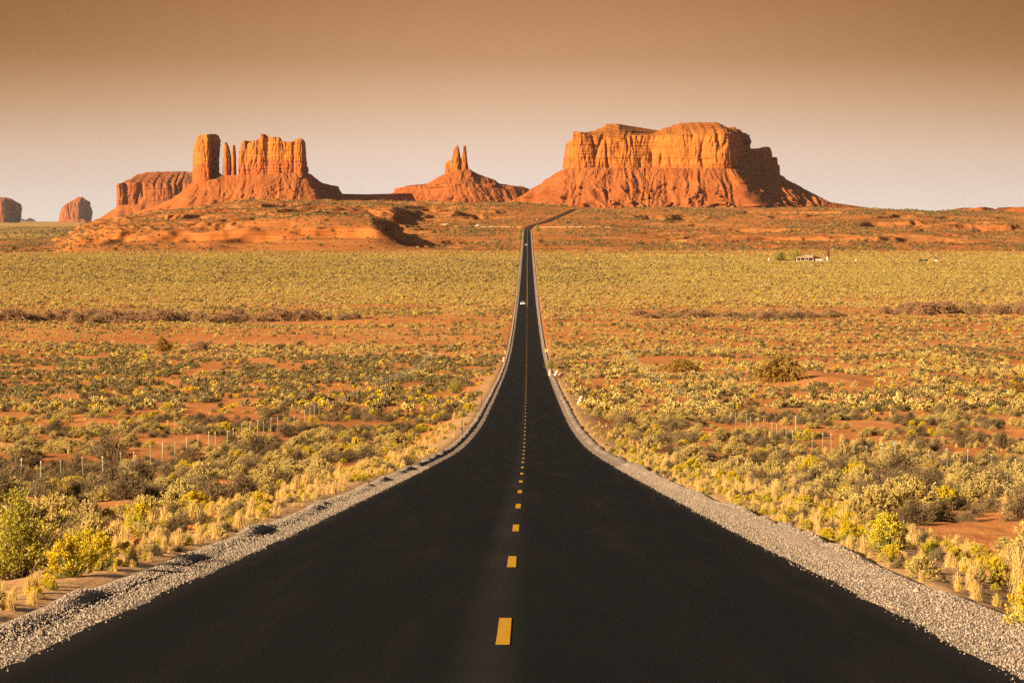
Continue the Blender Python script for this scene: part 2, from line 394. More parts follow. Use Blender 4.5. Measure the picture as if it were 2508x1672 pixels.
def terrain(x, y):
    x = np.asarray(x, float); y = np.asarray(y, float)
    u = VX + FPX * x / np.maximum(y, 30)
    zr = zroad(y)
    z = zr.copy()
    dr = np.abs(x - xroad(y))
    hz = sst(2100, 2500, y)
    zc = (VY - np.interp(u, PC[:, 0], PC[:, 1])) * 4400 / FPX
    g = (zr + 27.5) / (19.0 + 27.5)
    zhill = np.where(y < 4500, -27.5 + (zc + 27.5) * g, np.where(y < 5600, zc + (-25 - zc) * sst(4500, 5600, y), -26))
    zhill = np.where(y < 2150, zr, zhill)
    z = zr + (zhill - zr) * hz
    # the bluff on the left, its spur and the gully beside it
    wob = fbm(x / 130, y / 130, 3, 5) * 45
    bw = sst(110, 190, u)
    brow = (VY - np.interp(u, ZB[:, 0], ZB[:, 1])) * 2640 / FPX
    front = sst(2270, 2640, y + wob)
    ridge_x = np.interp(y, [2200, 2330, 2500, 2750, 3100], [-118, -124, -143, -158, -175])
    front = front * 0.74 + 0.26 * sst(0.50, 0.575, front + 0.10 * fbm(x / 45, y / 45, 3, 27))
    flank = sst(0, 34, ridge_x + 36 - x + wob * 0.20)
    zbl = -27 + (brow + 27) * front
    zbl = np.where(y > 2640, brow + (zc - brow) * sst(2640, 4400, y), zbl)
    k = bw * flank * sst(2200, 2330, y) * (1 - sst(4500, 4700, y))
    z = z + (np.maximum(zbl, z) - z) * k
    # erosion
    hill = sst(2230, 2600, y) * (1 - sst(4500, 5200, y))
    corr = sst(14, 70, dr)
    calm = 1 - 0.97 * np.exp(-np.abs((x + 140) / 85) ** 4 - np.abs((y - 2520) / 270) ** 4)
    hill = hill * calm
    wx = x + fbm(x / 90, y / 90, 2, 9) * 30
    gul = ridged(wx / 85 - y / 700, y / 330, 4, 11)
    gul2 = ridged(wx / 34, y / 60, 4, 21, 0.6)
    z = z + hill * corr * (((gul - 0.62) * 15 + (gul2 - 0.6) * 3.5) * (0.45 + 0.75 * sst(-0.2, 0.35, fbm(x / 300, y / 300, 2, 15)))) * (0.35 + 0.65 * sst(100, 260, u)) * (1 - 0.25 * sst(250, 350, u) - 0.40 * sst(1000, 1500, u))
    # short spurs with a steep side facing away from the sun
    for (x0, y0, h, L, wl_, wr_) in SPURS:
        m = (np.abs(x - x0) < 160) & (y > y0 - L - 30) & (y < y0 + 60)
        if not m.any(): continue
        a = (y0 - y[m]); c = x[m] - x0 + 0.24 * a + fbm(x[m] / 12, y[m] / 30, 3, 19) * 8
        pr = -sst(0, wr_, c) * (1 - sst(wr_ * 1.6, wl_ * 1.7, c)) * sst(-50, 10, a) * (1 - sst(L * 0.4, L, a))
        z[m] = z[m] + h * pr * corr[m]
    # ledges of harder rock
    step = 7.5
    zz = z / step + 0.35 * fbm(x / 260, y / 260, 3, 31)
    fr = zz - np.floor(zz)
    zt = (np.floor(zz) + sst(0.32, 0.62, fr) - (zz - z / step)) * step
    lw = hill * corr * (0.8 * sst(0.05, 0.4, fbm(x / 220, y / 320, 3, 41)) + 0.08)
    z = z + (zt - z) * lw * 0.8
    # a wash cut into the far-left plain
    z = z - 5 * (1 - sst(60, 200, u)) * sst(2330, 2380, y) * (1 - sst(2480, 2500, y + fbm(x / 30, y / 30, 2, 3) * 20))
    # verge, swells and small bumps of the open field
    near = 1 - sst(2000, 2400, y)
    z = z - 0.75 * sst(4.9, 10, dr) * near * (1 - sst(250, 700, y))
    z = z - np.clip(0.30 * (x - 4.8), 0, 0.8) * (1 - sst(28, 38, y))
    sw = sst(6, 30, dr) * near
    z = z + sw * (fbm(x / 60, y / 90, 3, 51) * 1.1 + fbm(x / 11, y / 11, 3, 61) * 0.35)
    z = z + sst(5.6, 9, dr) * (1 - sst(200, 420, y)) * fbm(x / 2.2, y / 2.2, 3, 71) * 0.16
    hb = sst(10, 130, dr)
    z = np.where((y > 2150) & (y < 4650), zr + (z - zr) * hb, z)
    z = z + 1.0 * np.exp(-(((x - 48.5) / 6.0) ** 2 + ((y - 452) / 40) ** 2))
    # bed of the road
    z = z - (1 - sst(4.2, 5.0 + 0.0006 * y, dr)) * (0.07 + 0.00016 * np.maximum(y, 0)) * (1 - sst(4500, 4600, y))
    far = sst(5600, 9000, y)
    z = z + far * fbm(x / 900, y / 900, 3, 81) * 6
    return z

# ground sheet: rows close up with distance, columns fan out from behind the camera
rows = np.concatenate([np.arange(-60, 8, 2.0), np.geomspace(8, 2200, 640), np.arange(2203, 4650, 3.6), np.geomspace(4660, 80000, 90)])
tt = np.concatenate([np.linspace(-0.62, -0.24, 40)[:-1], np.linspace(-0.24, 0.24, 1150), np.linspace(0.24, 0.62, 40)[1:]])
Y, TT = np.meshgrid(rows, tt, indexing='ij')
X = TT * (Y + 120)
Z = terrain(X, Y)
me = mesh_np('ground', np.stack([X, Y, Z], -1).reshape(-1, 3), grid_faces(len(rows), len(tt)), [M_ground])
U = VX + FPX * X / np.maximum(Y, 30)
scr = 0.70 * sst(1100, 1500, Y) * (1 - sst(2050, 2320, Y + 60 * fbm(X / 120, Y / 60, 3, 91)))
scr = scr + sst(2450, 2900, Y) * np.clip(0.42 * sst(-0.12, 0.3, fbm(X / 160, Y / 420, 4, 95)) + sst(3900, 4400, Y) * 0.35, 0, 1)
scr = scr + 0.25 * (1 - sst(100, 190, U)) * sst(2500, 2700, Y)
scr = np.maximum(scr, 0.35 * sst(4400, 5200, Y))
slope = np.abs(np.gradient(Z, axis=0) / np.maximum(np.gradient(Y, axis=0), 0.1))
rk = np.maximum(sst(0.12, 0.35, slope), 0.72) * sst(2150, 2300, Y) * (1 - sst(4300, 5000, Y))
DR = np.abs(X - xroad(Y))
vg = (1 - sst(5.4, 8.0, DR + fbm(X / 1.5, Y / 3, 3, 99) * 0.8)) * (1 - sst(300, 900, Y)) * 0.85
for nm, arr in (('scrub', np.clip(scr, 0, 1)), ('rocky', rk), ('verge', vg)):
    a = me.attributes.new(nm, 'FLOAT', 'POINT'); a.data.foreach_set('value', arr.astype(np.float32).ravel())
link('ground', me, kind='structure')
print('ground', time.time() - T0)

# ---------------------------------------------------------------- road, markings, shoulders
ry = np.concatenate([np.arange(-55, 10, 2.5), np.geomspace(10, 3200, 700), np.arange(3205, 4560, 6.0)])
def strip(name, offs, dz, m, ys=ry, wobble=None, smooth=True):
    """a sheet along the road; offs = lateral offsets (left to right), dz = heights over the road line"""
    xc = xroad(ys); zc_ = zroad(ys)
    tx = np.gradient(xc, ys); nx = 1 / np.sqrt(1 + tx * tx); ny = -tx * nx
    V = []
    for o, d in zip(offs, dz):
        oo = o(ys) if callable(o) else np.full_like(ys, o)
        dd = d(ys) if callable(d) else np.full_like(ys, d)
        V.append(np.stack([xc + nx * oo, ys + ny * oo, zc_ + dd], -1))
    V = np.stack(V, 1)
    return mesh_np(name, V.reshape(-1, 3), grid_faces(len(ys), len(offs)), [m], smooth)
def edge_l(ys): return -RW + 0.14 * fbm(ys / 3.0, ys * 0, 3, 3) + 0.05 * fbm(ys / 0.6, ys * 0, 2, 4)
def edge_r(ys): return RW + 0.12 * fbm(ys / 3.5, ys * 0, 3, 6) + 0.03 * fbm(ys / 0.6, ys * 0, 2, 8)
crown_h = lambda o: 0.05 * (1 - (o / RW) ** 2)
link('road', strip('road', [edge_l, -3.4, -2.5, -1.2, 0, 1.2, 2.5, 3.4, edge_r], [0.0, 0.0 + crown_h(3.4), crown_h(2.5), crown_h(1.2), 0.05, crown_h(1.2), crown_h(2.5), crown_h(3.4), 0.0], M_asphalt), kind='structure')
# gravel shoulders with the loose windrow the grader left along the outside
def windrow(ys, sd):
    a = sst(-0.1, 0.4, fbm(ys / 8.0, ys * 0, 3, 13 + sd))
    return 0.02 + 0.15 * a * (0.7 + 0.5 * fbm(ys / 1.1, ys * 0, 3, 17 + sd))
gy = np.concatenate([np.arange(-30, 12, 0.5), np.geomspace(12, 130, 900), np.geomspace(130.5, 3250, 500)])
for sgn, nm in ((-1, 'gravel_shoulder'), (1, 'gravel_shoulder')):
    sd = 0 if sgn < 0 else 40
    wid = lambda ys: (0.74 if sgn < 0 else 0.88) + 0.16 * fbm(ys / 6, ys * 0, 3, 23 + sd) + 0.5 * sst(700, 1500, ys)
    ladder = [(-0.22, -0.035), (0.12, -0.02), (0.35, -0.005), (0.55, 0.0)]
    offs = [(lambda ys, o=o: sgn * (RW + o)) for o, _ in ladder]
    dzs = [d for _, d in ladder]
    offs += [lambda ys: sgn * (RW + wid(ys) - 0.28), lambda ys: sgn * (RW + wid(ys) - 0.10), lambda ys: sgn * (RW + wid(ys) + 0.03), lambda ys: sgn * (RW + wid(ys) + 0.25), lambda ys: sgn * (RW + wid(ys) + 0.6)]
    dzs += [lambda ys: 0.01 + 0.25 * windrow(ys, sd), lambda ys: 0.01 + windrow(ys, sd), lambda ys: 0.01 + 0.9 * windrow(ys, sd), -0.03, lambda ys: -0.35 - 0.0002 * ys]
    if sgn < 0: offs = offs[::-1]; dzs = dzs[::-1]
    link(nm, strip(nm, offs, dzs, M_gravel, gy), kind='structure')
# centre line: ten-foot dashes every forty feet, a solid line farther down
mb = MB()
for k in range(96):
    y0 = 22.45 + (k - 1) * 12.19
    ys = np.linspace(y0, y0 + 3.05, 4)
    zz = zroad(ys) + 0.056
    n = mb.n
    for q in range(4):
        mb.v += [(-0.055 - 0.002*math.sin(q*9+k), ys[q], zz[q]), (0.055 + 0.002*math.sin(q*7+k), ys[q], zz[q])]; mb.n += 2
    for q in range(3): mb.f.append([n+2*q, n+2*q+1, n+2*q+3, n+2*q+2]); mb.m.append(0)
mb.build('road_markings', M_paint, kind='structure')
ys = np.arange(1130, 3200, 8.0)
link('road_markings', strip('road_markings', [-0.09, 0.09], [0.058, 0.058], M_paint, ys), kind='structure')
# dirt track crossing on the far slope
dx = np.arange(-112, 100, 3.0)
dyc = 3345 + 0.00012 * (dx - 40) ** 2 - 0.05 * dx + 6 * fbm(dx / 60, dx * 0, 2, 2)
V = np.stack([np.stack([dx, dyc + o, terrain(dx, dyc + o) + 0.5], -1) for o in (-5, 0, 5)], 1)
V = np.concatenate([V[:, :1] - [0, 0, 2], V, V[:, -1:] - [0, 0, 2]], 1)
keep = dx < -7
for sel in (dx < -6, dx > 6):
    link('dirt_track', mesh_np('dirt_track', V[sel].reshape(-1, 3), grid_faces(sel.sum(), 5), [M_dirt]), kind='structure')
print('road', time.time() - T0)
# ---------------------------------------------------------------- buttes and mesas
def at(px, py, d):
    """the point at depth d that lies on this line of sight"""
    return ((px - VX) * d / FPX + 0.2, d, (VY - py) * d / FPX)
def loop_of(front, D, T, spacing):
    """front: (px, depth offset, *heights as py) from left to right; closed round the back at depth +T"""
    fr = [(at(p[0], 0, D + p[1])[0], D + p[1]) + tuple((VY - q) * (D + p[1]) / FPX for q in p[2:]) for p in front]
    fr = np.array(fr)
    D0 = fr[:, 1].min()
    back = fr[::-1].copy(); back[:, 1] = np.maximum(back[:, 1], D0 + T * 0.4) + T * 0.6
    cx = fr[:, 0].mean(); back[:, 0] = cx + (back[:, 0] - cx) * 0.92
    P = np.concatenate([fr, back, fr[:1]])
    seg = np.hypot(np.diff(P[:, 0]), np.diff(P[:, 1])); s = np.concatenate([[0], np.cumsum(seg)])
    sfront = s[len(fr) - 1]
    n1 = max(int(sfront / spacing), 12); n2 = max(int((s[-1] - sfront) / (spacing * 3)), 12)
    ss = np.concatenate([np.linspace(0, sfront, n1, endpoint=False), np.linspace(sfront, s[-1], n2, endpoint=False)])
    Q = np.stack([np.interp(ss, s, P[:, k]) for k in range(P.shape[1])], 1)
    # soften the corners of the plan a little
    for _ in range(3):
        Q[:, :2] = 0.5 * Q[:, :2] + 0.25 * (np.roll(Q[:, :2], 1, 0) + np.roll(Q[:, :2], -1, 0))
    d = np.roll(Q[:, :2], -2, 0) - np.roll(Q[:, :2], 2, 0)
    d /= np.maximum(np.hypot(d[:, 0], d[:, 1])[:, None], 1e-6)
    N = np.stack([d[:, 1], -d[:, 0]], 1)
    return ss, Q, N
def smooth_n(N, k):
    for _ in range(k):
        N = 0.34 * N + 0.33 * (np.roll(N, 1, 0) + np.roll(N, -1, 0))
    return N / np.maximum(np.hypot(N[:, 0], N[:, 1])[:, None], 1e-6)
def cliff_part(name, parent, front, D, T, m, spacing=2.4, rows=70, flute=(16, 5, 1.8), wl=(70, 22, 8), batter=8, cap=0.0, seed=1, caprows=26, lean=0.0, capm=None, rim=1.0):
    """front nodes: (px, depth offset, py of the cliff foot, py of the rim, py of the crest behind the rim)"""
    ss, Q, N = loop_of(front, D, T, spacing)
    zb, zt, zr = Q[:, 2], Q[:, 3], Q[:, 4]
    ns = len(ss)
    # uneven rim
    zt = zt + fbm(ss / (wl[1] * 1.5 / max(rim, 1) ** 0.5), ss * 0, 4, seed + 5) * flute[1] * 0.8 * rim
    zr = np.maximum(zr, zt) + np.abs(fbm(ss / wl[1], ss * 0, 3, seed + 6)) * flute[2]
    NS = smooth_n(N, 6)
    V = []
    def flutes(z, k):
        w = ss + fbm(ss / wl[0], z / (wl[0] * 3) + ss * 0, 2, seed) * wl[0] * 0.25
        a = flute[0] * pn(w / wl[0], z / (wl[0] * 5), seed + 1)
        c1 = np.clip(1 - np.abs(pn(w / wl[1], z / (wl[1] * 7), seed + 2)) * 3.2, 0, 1) ** 2
        c2 = np.clip(1 - np.abs(pn(w / wl[2], z / (wl[2] * 7), seed + 3)) * 2.6, 0, 1) ** 2
        gate = sst(-0.35, 0.3, pn(w / (wl[1] * 2.3), z / (wl[0] * 1.2), seed + 8))
        return k * (a - flute[1] * 1.6 * c1 * gate - flute[2] * 1.3 * c2 * sst(-0.3, 0.4, pn(w / wl[1], z / wl[0], seed + 9)) + flute[2] * fbm(w / (wl[2] * 0.6), z / (wl[2] * 2), 3, seed + 4))
    for i in range(rows + 1):
        tq = i / rows
        z = zb - 10 + (zt - zb + 10) * tq
        ledge = 1.4 * (fbm(z / 9.0, ss / 260, 3, seed + 12)) + 0.8 * pn(z / 3.2, ss / 90, seed + 13)
        off = -batter * tq + flutes(z, 1.0) * (0.45 + 0.55 * sst(0, 0.3, tq)) + ledge * flute[2] * 0.5
        P = Q[:, :2] + NS * off[:, None]
        P[:, 0] += lean * (z - zb)
        V.append(np.column_stack([P, z]))
    cx, cy = Q[:, 0].mean(), Q[:, 1].mean(); D = Q[:, 1].min()
    base = V[-1]
    # crest line behind the rim: same sight line, half way to the back wall
    mid_y = D + 0.5 * T + np.clip(Q[:, 1] - D - 0.5 * T, -0.12 * T, 0.12 * T)
    infr = Q[:, 1] < mid_y
    ypl = np.where(infr, Q[:, 1] + np.minimum((mid_y - Q[:, 1]), T * 0.45), Q[:, 1] - np.minimum(Q[:, 1] - mid_y, T * 0.45))
    tgt = np.column_stack([cx + (base[:, 0] - cx) * 0.93, ypl])
    for i in range(1, caprows + 1):
        tq = i / caprows
        st = np.floor(tq * 5 + 0.6 * fbm(ss / 120, ss * 0, 2, seed + 20)) / 5
        tz = np.clip(0.35 * tq + 0.65 * (st + 0.2 * sst(0.45, 0.9, (tq * 5) % 1)), 0, 1) if cap else tq
        z = base[:, 2] + (zr - base[:, 2]) * (tz if i < caprows else 1.0)
        P = base[:, :2] + (tgt - base[:, :2]) * tq
        gul = ridged(ss / (wl[1] * 1.6), tq * 0.8 + ss * 0, 3, seed + 22) - 0.6
        P = P - NS * (gul * flute[1] * 1.3 * np.sin(np.pi * min(tq, 1)))[:, None]
        V.append(np.column_stack([P, z]))
    nr = len(V)
    V = np.concatenate(V)
    ctr = np.array([[cx, cy + T * 0.2, zr.mean() - 4]])
    F = grid_faces(nr, ns, wrap=True)
    k = np.arange(ns); top = (nr - 1) * ns
    Ft = np.stack([top + k, top + (k + 1) % ns, np.full(ns, nr * ns)], 1)
    mi = np.concatenate([np.where(np.arange(len(F)) < rows * ns, 0, 1), np.ones(len(Ft), int)]) if capm else None
    me = mesh_np(name, np.concatenate([V, ctr]), [F, Ft], [m, capm] if capm else [m], True, mi)
    hg = np.concatenate([np.repeat(np.minimum(np.arange(nr) / rows, 1.0), ns), [1.0]])
    a = me.attributes.new('hgt', 'FLOAT', 'POINT'); a.data.foreach_set('value', hg.astype(np.float32))
    return link(name, me, parent)
def talus_part(name, parent, front, D, T, m, width, spacing=2.2, rows=110, gully=9, wl=48, seed=3, p=1.35, bench=None):
    """front nodes: (px, depth offset, py of the foot, py of the head); spreads outward by width towards the foot"""
    ss, Q, N = loop_of(front, D, T, spacing)
    zf, zh = Q[:, 2], Q[:, 3]
    NS = smooth_n(N, 40)
    ww = width(ss, Q) if callable(width) else np.full(len(ss), width)
    V = []
    for i in range(rows + 1):
        tq = i / rows                       # 0 foot .. 1 head
        hgt = tq ** p
        if bench:                           # a low cliff band part of the way up
            b0, b1, amt = bench
            bb = b0 + 0.05 * fbm(ss / 150, ss * 0, 2, seed + 30)
            hgt = tq ** p + amt * (sst(bb, bb + b1, tq) - np.clip((tq - bb + 0.12) / (b1 + 0.24), 0, 1))
        z = zf + (zh - zf) * hgt
        w = ss + fbm(ss / wl, tq * 1.2 + ss * 0, 2, seed) * wl * 0.35
        g1 = ridged(w / wl, tq * 0.9 + ss * 0, 2, seed + 1) - 0.6
        g2 = ridged(w / (wl * 0.36), tq * 3.0 + ss * 0, 4, seed + 2, 0.62) - 0.6
        off = ww * (1 - tq) + gully * g1 * 1.6 * (np.sin(np.pi * min(tq * 0.9 + 0.06, 1)) + 0.2) + gully * 0.75 * g2 + 2.4 * fbm(ss / 5, tq * 30 + ss * 0, 3, seed + 4)
        P = Q[:, :2] + NS * off[:, None]
        oc = sst(0.15, 0.5, fbm(ss / 26, tq * 7 + ss * 0, 3, seed + 7)) * gully * 1.4 * np.sin(np.pi * min(tq + 0.15, 1))
        P = P + NS * oc[:, None]
        z = z + 1.8 * fbm(ss / 7, tq * 22 + ss * 0, 3, seed + 5)
        V.append(np.column_stack([P, z]))
    nr = rows + 1; ns = len(ss)
    V = np.concatenate(V)
    ctr = np.array([[Q[:, 0].mean(), Q[:, 1].mean(), zh.mean()]])
    F = grid_faces(nr, ns, wrap=True)
    k = np.arange(ns); top = (nr - 1) * ns
    Ft = np.stack([top + k, top + (k + 1) % ns, np.full(ns, nr * ns)], 1)
    return link(name, mesh_np(name, np.concatenate([V, ctr]), [F, Ft], [m], True), parent)
def butte(name, px, d, label, cat):
    e = link(name, None, loc=at(px, 540, d), label=label, cat=cat)
    return e
def adopt(root):
    """parts were modelled in world coordinates; keep them there"""
    for ch in root.children: ch.matrix_parent_inverse = root.matrix_basis.inverted()

# the great mesa right of the road
D = 9000
b = butte('mesa', 1600, D, 'massive two-humped orange sandstone mesa right of the road, its right flank in deep shadow', 'mesa')
F_ = [(1384, 60, 418, 352, 348), (1387, 25, 418, 344, 336), (1398, 5, 417, 322, 320), (1424, 0, 415, 325, 319), (1449, 12, 414, 329, 315), (1472, 22, 414, 334, 304), (1477, 24, 414, 335, 298), (1507, 24, 415, 336, 299), (1527, 20, 415, 336, 311), (1549, 24, 414, 336, 316),
      (1565, 40, 414, 333, 324), (1589, 44, 414, 331, 325), (1609, 36, 414, 331, 317), (1630, 24, 414, 331, 308), (1647, 16, 414, 330, 306), (1668, 4, 415, 329, 296), (1700, -4, 415, 328, 294.5), (1770, -2, 416, 326, 293.5), (1787, 2, 416, 325, 298), (1798, 14, 417, 324, 301),
      (1803, 60, 417, 328, 309), (1811, 200, 418, 330, 312), (1828, 420, 422, 330, 317), (1838, 560, 424, 345, 331), (1842, 640, 426, 356, 353)]
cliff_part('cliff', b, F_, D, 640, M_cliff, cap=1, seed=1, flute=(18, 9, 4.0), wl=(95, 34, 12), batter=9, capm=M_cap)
F_ = [(1826, 560, 428, 366, 364), (1850, 590, 428, 364, 362), (1868, 610, 429, 363, 361), (1877, 620, 429, 361, 358), (1887, 640, 430, 361, 358.5), (1893, 680, 430, 376, 374), (1899, 720, 430, 393, 391), (1902, 735, 430, 392, 390), (1907, 750, 432, 388, 385), (1910, 800, 433, 404, 400), (1912, 860, 434, 409, 406)]
cliff_part('shoulder_cliff', b, F_, D, 420, M_cliff, seed=9, flute=(6, 2.5, 1.5), wl=(60, 20, 8), batter=4)
T_ = [(1300, 260, 530, 470), (1320, 180, 530, 452), (1340, 120, 530, 437), (1362, 60, 530, 424), (1384, 15, 530, 413), (1450, -10, 530, 411), (1520, -8, 530, 411), (1590, 4, 530, 411), (1660, -16, 530, 412), (1740, -24, 530, 413), (1800, -10, 530, 413.5), (1815, 50, 530, 416), (1835, 110, 530, 420), (1870, 170, 530, 424), (1912, 215, 530, 428),
      (1934, 235, 530, 443), (1962, 250, 530, 458), (1994, 255, 530, 475), (2030, 255, 530, 494), (2082, 250, 532, 506), (2140, 250, 536, 511)]
talus_part('scree_slope', b, T_, D, 760, M_talus, 190, gully=17, wl=60, seed=3)
adopt(b)

# butte with the two spires
D = 10200
b = butte('butte', 1120, D, 'small butte topped by two slim rock spires, between the castle-like butte and the great mesa', 'butte')
T_ = [(950, 260, 520, 480), (966, 140, 520, 470), (990, 100, 520, 464), (1055, 70, 520, 461), (1100, 30, 520, 458), (1160, 30, 520, 458), (1220, 80, 520, 461), (1262, 120, 520, 464), (1300, 180, 522, 466), (1340, 240, 526, 470)]
talus_part('scree_slope', b, T_, D, 500, M_talus, 70, gully=7, wl=42, seed=13, p=1.15)
F_ = [(964, 180, 474, 462, 460), (971, 120, 474, 461, 459), (990, 104, 470, 456, 453), (1055, 76, 468, 453, 447), (1100, 40, 466, 451, 440), (1150, 40, 466, 451, 440), (1213, 80, 468, 452, 437), (1230, 110, 470, 455, 448), (1262, 130, 470, 458, 454), (1292, 170, 474, 461, 456), (1318, 230, 478, 470, 466)]
cliff_part('bench_cliff', b, F_, D, 480, M_talus, rows=24, seed=15, flute=(7, 5, 2), wl=(40, 18, 8), batter=5, spacing=2.8)
T_ = [(1052, 120, 460, 447), (1068, 100, 460, 437), (1087, 88, 458, 426), (1104, 80, 457, 419), (1125, 80, 457, 416), (1150, 90, 457, 414), (1166, 110, 458, 424), (1192, 130, 458, 434), (1214, 150, 460, 442)]
talus_part('upper_scree', b, T_, D, 240, M_talus, 34, gully=5, wl=30, seed=19, p=1.1, rows=40)
F_ = [(1089, 90, 430, 400, 399), (1092, 84, 430, 398.5, 398), (1103, 82, 428, 398, 397.5), (1105, 80, 428, 395, 394), (1109, 80, 428, 380, 379), (1112, 80, 426, 367, 365), (1117, 80, 426, 358, 356.5), (1120.5, 80, 426, 357, 356), (1123, 82, 426, 360, 358), (1126, 86, 426, 372, 370), (1129, 92, 426, 385, 383), (1132, 96, 424, 396, 395)]
cliff_part('large_spire', b, F_, D, 70, M_cliff, rows=60, seed=25, flute=(3, 2, 0.8), wl=(26, 11, 5), batter=1.5, spacing=1.2, caprows=5)
F_ = [(1128, 92, 424, 392, 390), (1131, 88, 424, 383, 382), (1134.5, 88, 422, 368, 367), (1135.6, 88, 422, 358, 356.5), (1138.5, 88, 422, 356.5, 355.5), (1141.5, 90, 422, 357.5, 356.5), (1142.2, 92, 420, 370, 368), (1144, 96, 420, 388, 386), (1146, 100, 420, 400, 399), (1148, 106, 418, 409, 408)]
cliff_part('small_spire', b, F_, D, 60, M_cliff, rows=60, seed=35, flute=(2, 1.4, 0.7), wl=(24, 10, 5), batter=1, spacing=1.1, caprows=5)
adopt(b)

# the castle-like butte on the left with its separate tower and needles
D = 9300
b = butte('butte', 600, D, 'castle-like orange butte with a ragged crest, a separate block tower and two needles', 'butte')
T_ = [(330, 420, 556, 520), (385, 260, 550, 503), (420, 160, 545, 487), (440, 110, 540, 473), (456, 70, 535, 460), (474, 20, 532, 445), (530, 0, 530, 438), (545, 10, 530, 430), (640, -5, 528, 427), (700, 0, 528, 424), (748, 20, 528, 421), (757, 90, 528, 425), (773, 140, 528, 437), (792, 170, 528, 448), (808, 190, 528, 453), (828, 205, 528, 456), (833, 225, 528, 472), (852, 250, 528, 479)]
talus_part('scree_slope', b, T_, D, 420, M_talus, 120, gully=9, wl=52, seed=43)
F_ = [(472, 60, 452, 380, 378), (473, 35, 450, 362, 360), (478, 14, 449, 340, 338), (482, 8, 449, 333, 331), (492, 2, 448, 330.5, 329.5), (507, 0, 447, 329.5, 328), (513, 4, 446, 329.5, 328), (515.5, 40, 444, 330, 328.5), (522, 110, 440, 330, 328.5), (527, 130, 438, 331, 329.5), (530, 140, 436, 345, 343), (531, 150, 434, 372, 370)]
cliff_part('block_tower', b, F_, D, 150, M_castle, seed=51, flute=(4, 3.4, 2.6), wl=(60, 24, 10), batter=3, spacing=1.6)
F_ = [(544.5, 50, 436, 420, 418), (546, 36, 436, 370, 368), (548, 32, 436, 352, 350), (551, 30, 436, 349, 347.5), (554, 30, 436, 353, 352), (559, 34, 436, 363, 362), (562, 38, 436, 374, 373), (565, 44, 436, 384, 383)]
cliff_part('rock_needle', b, F_, D, 60, M_castle, seed=55, flute=(2, 1.5, 0.8), wl=(28, 12, 5), batter=1, spacing=1.2, caprows=5)
F_ = [(564, 46, 436, 384, 383), (566.5, 38, 436, 360, 358), (569, 34, 436, 356, 355.5), (572, 34, 436, 355, 354.5), (574.5, 36, 436, 357, 356), (576, 44, 436, 372, 371), (577, 60, 436, 410, 408)]
cliff_part('rock_needle', b, F_, D, 55, M_castle, seed=58, flute=(2, 1.5, 0.8), wl=(28, 12, 5), batter=1, spacing=1.2, caprows=5)
F_ = [(580, 60, 434, 400, 398), (581, 34, 434, 375, 373), (583, 9.9, 433, 365.5, 364.5), (589, 7.2, 433, 361.5, 360.5), (591, 6.3, 433, 352, 350), (594, 5.4, 433, 345.5, 345), (598.5, 5.4, 432, 345.5, 344.5), (601, 7.2, 432, 357, 355), (603.5, 9, 432, 365, 364), (605.5, 8.1, 432, 352, 351), (608, 6.3, 432, 350, 349.5), (616, 2.7, 431, 347.5, 347), (635.5, 0.9, 430, 339.5, 339), (636.8, 0.9, 430, 330, 328.5), (645, 0, 430, 329, 328), (648, 4.5, 430, 336, 335), (654, 10.8, 430, 338, 337), (659, 7.2, 430, 338, 336.5), (664, 0.9, 430, 336.5, 335.5), (683, 0, 429, 337, 336), (687, 4.5, 429, 348, 347), (700, 7.2, 429, 347, 346), (714, 6.3, 428, 348, 347), (718, 12.6, 428, 346, 345), (724, 9, 428, 341, 340), (731, 1.8, 428, 340, 338.5), (740, 0.9, 427, 338.5, 337.5), (744, 20, 427, 347, 345), (748, 60, 427, 357, 356), (750, 100, 427, 394, 392), (754, 140, 427, 422, 420)]
cliff_part('castle_wall', b, F_, D, 190, M_castle, seed=61, flute=(5, 4.2, 3.2), wl=(60, 26, 11), batter=3, spacing=1.5, rim=3.6, caprows=8)
adopt(b)

# big flat-topped mesa farther away behind the castle butte
D = 14500
b = butte('mesa', 370, D, 'broad flat-topped reddish mesa with tall fluted cliffs, farther away behind the castle-like butte', 'mesa')
T_ = [(190, 500, 560, 556), (223, 300, 556, 545), (250, 180, 556, 531), (280, 60, 556, 511), (290, 0, 556, 502), (340, 0, 556, 500), (400, 30, 556, 492), (520, 60, 556, 484)]
talus_part('scree_slope', b, T_, D, 900, M_talus, 130, gully=10, wl=80, seed=73, spacing=6, rows=36)
F_ = [(282, 100, 516, 452, 450), (283.5, 40, 512, 450, 448), (290, 0, 508, 449, 445), (300, 10, 506, 448, 441), (311, 30, 505, 448, 426), (332, 30, 504, 449, 420), (380, 40, 502, 450, 418.5), (434, 60, 500, 450, 418), (475, 90, 500, 452, 420), (540, 130, 500, 455, 422)]
cliff_part('cliff', b, F_, D, 900, M_talus, cap=1, seed=77, flute=(18, 24, 6), wl=(120, 56, 22), batter=10, spacing=4.2, capm=M_talus)
adopt(b)

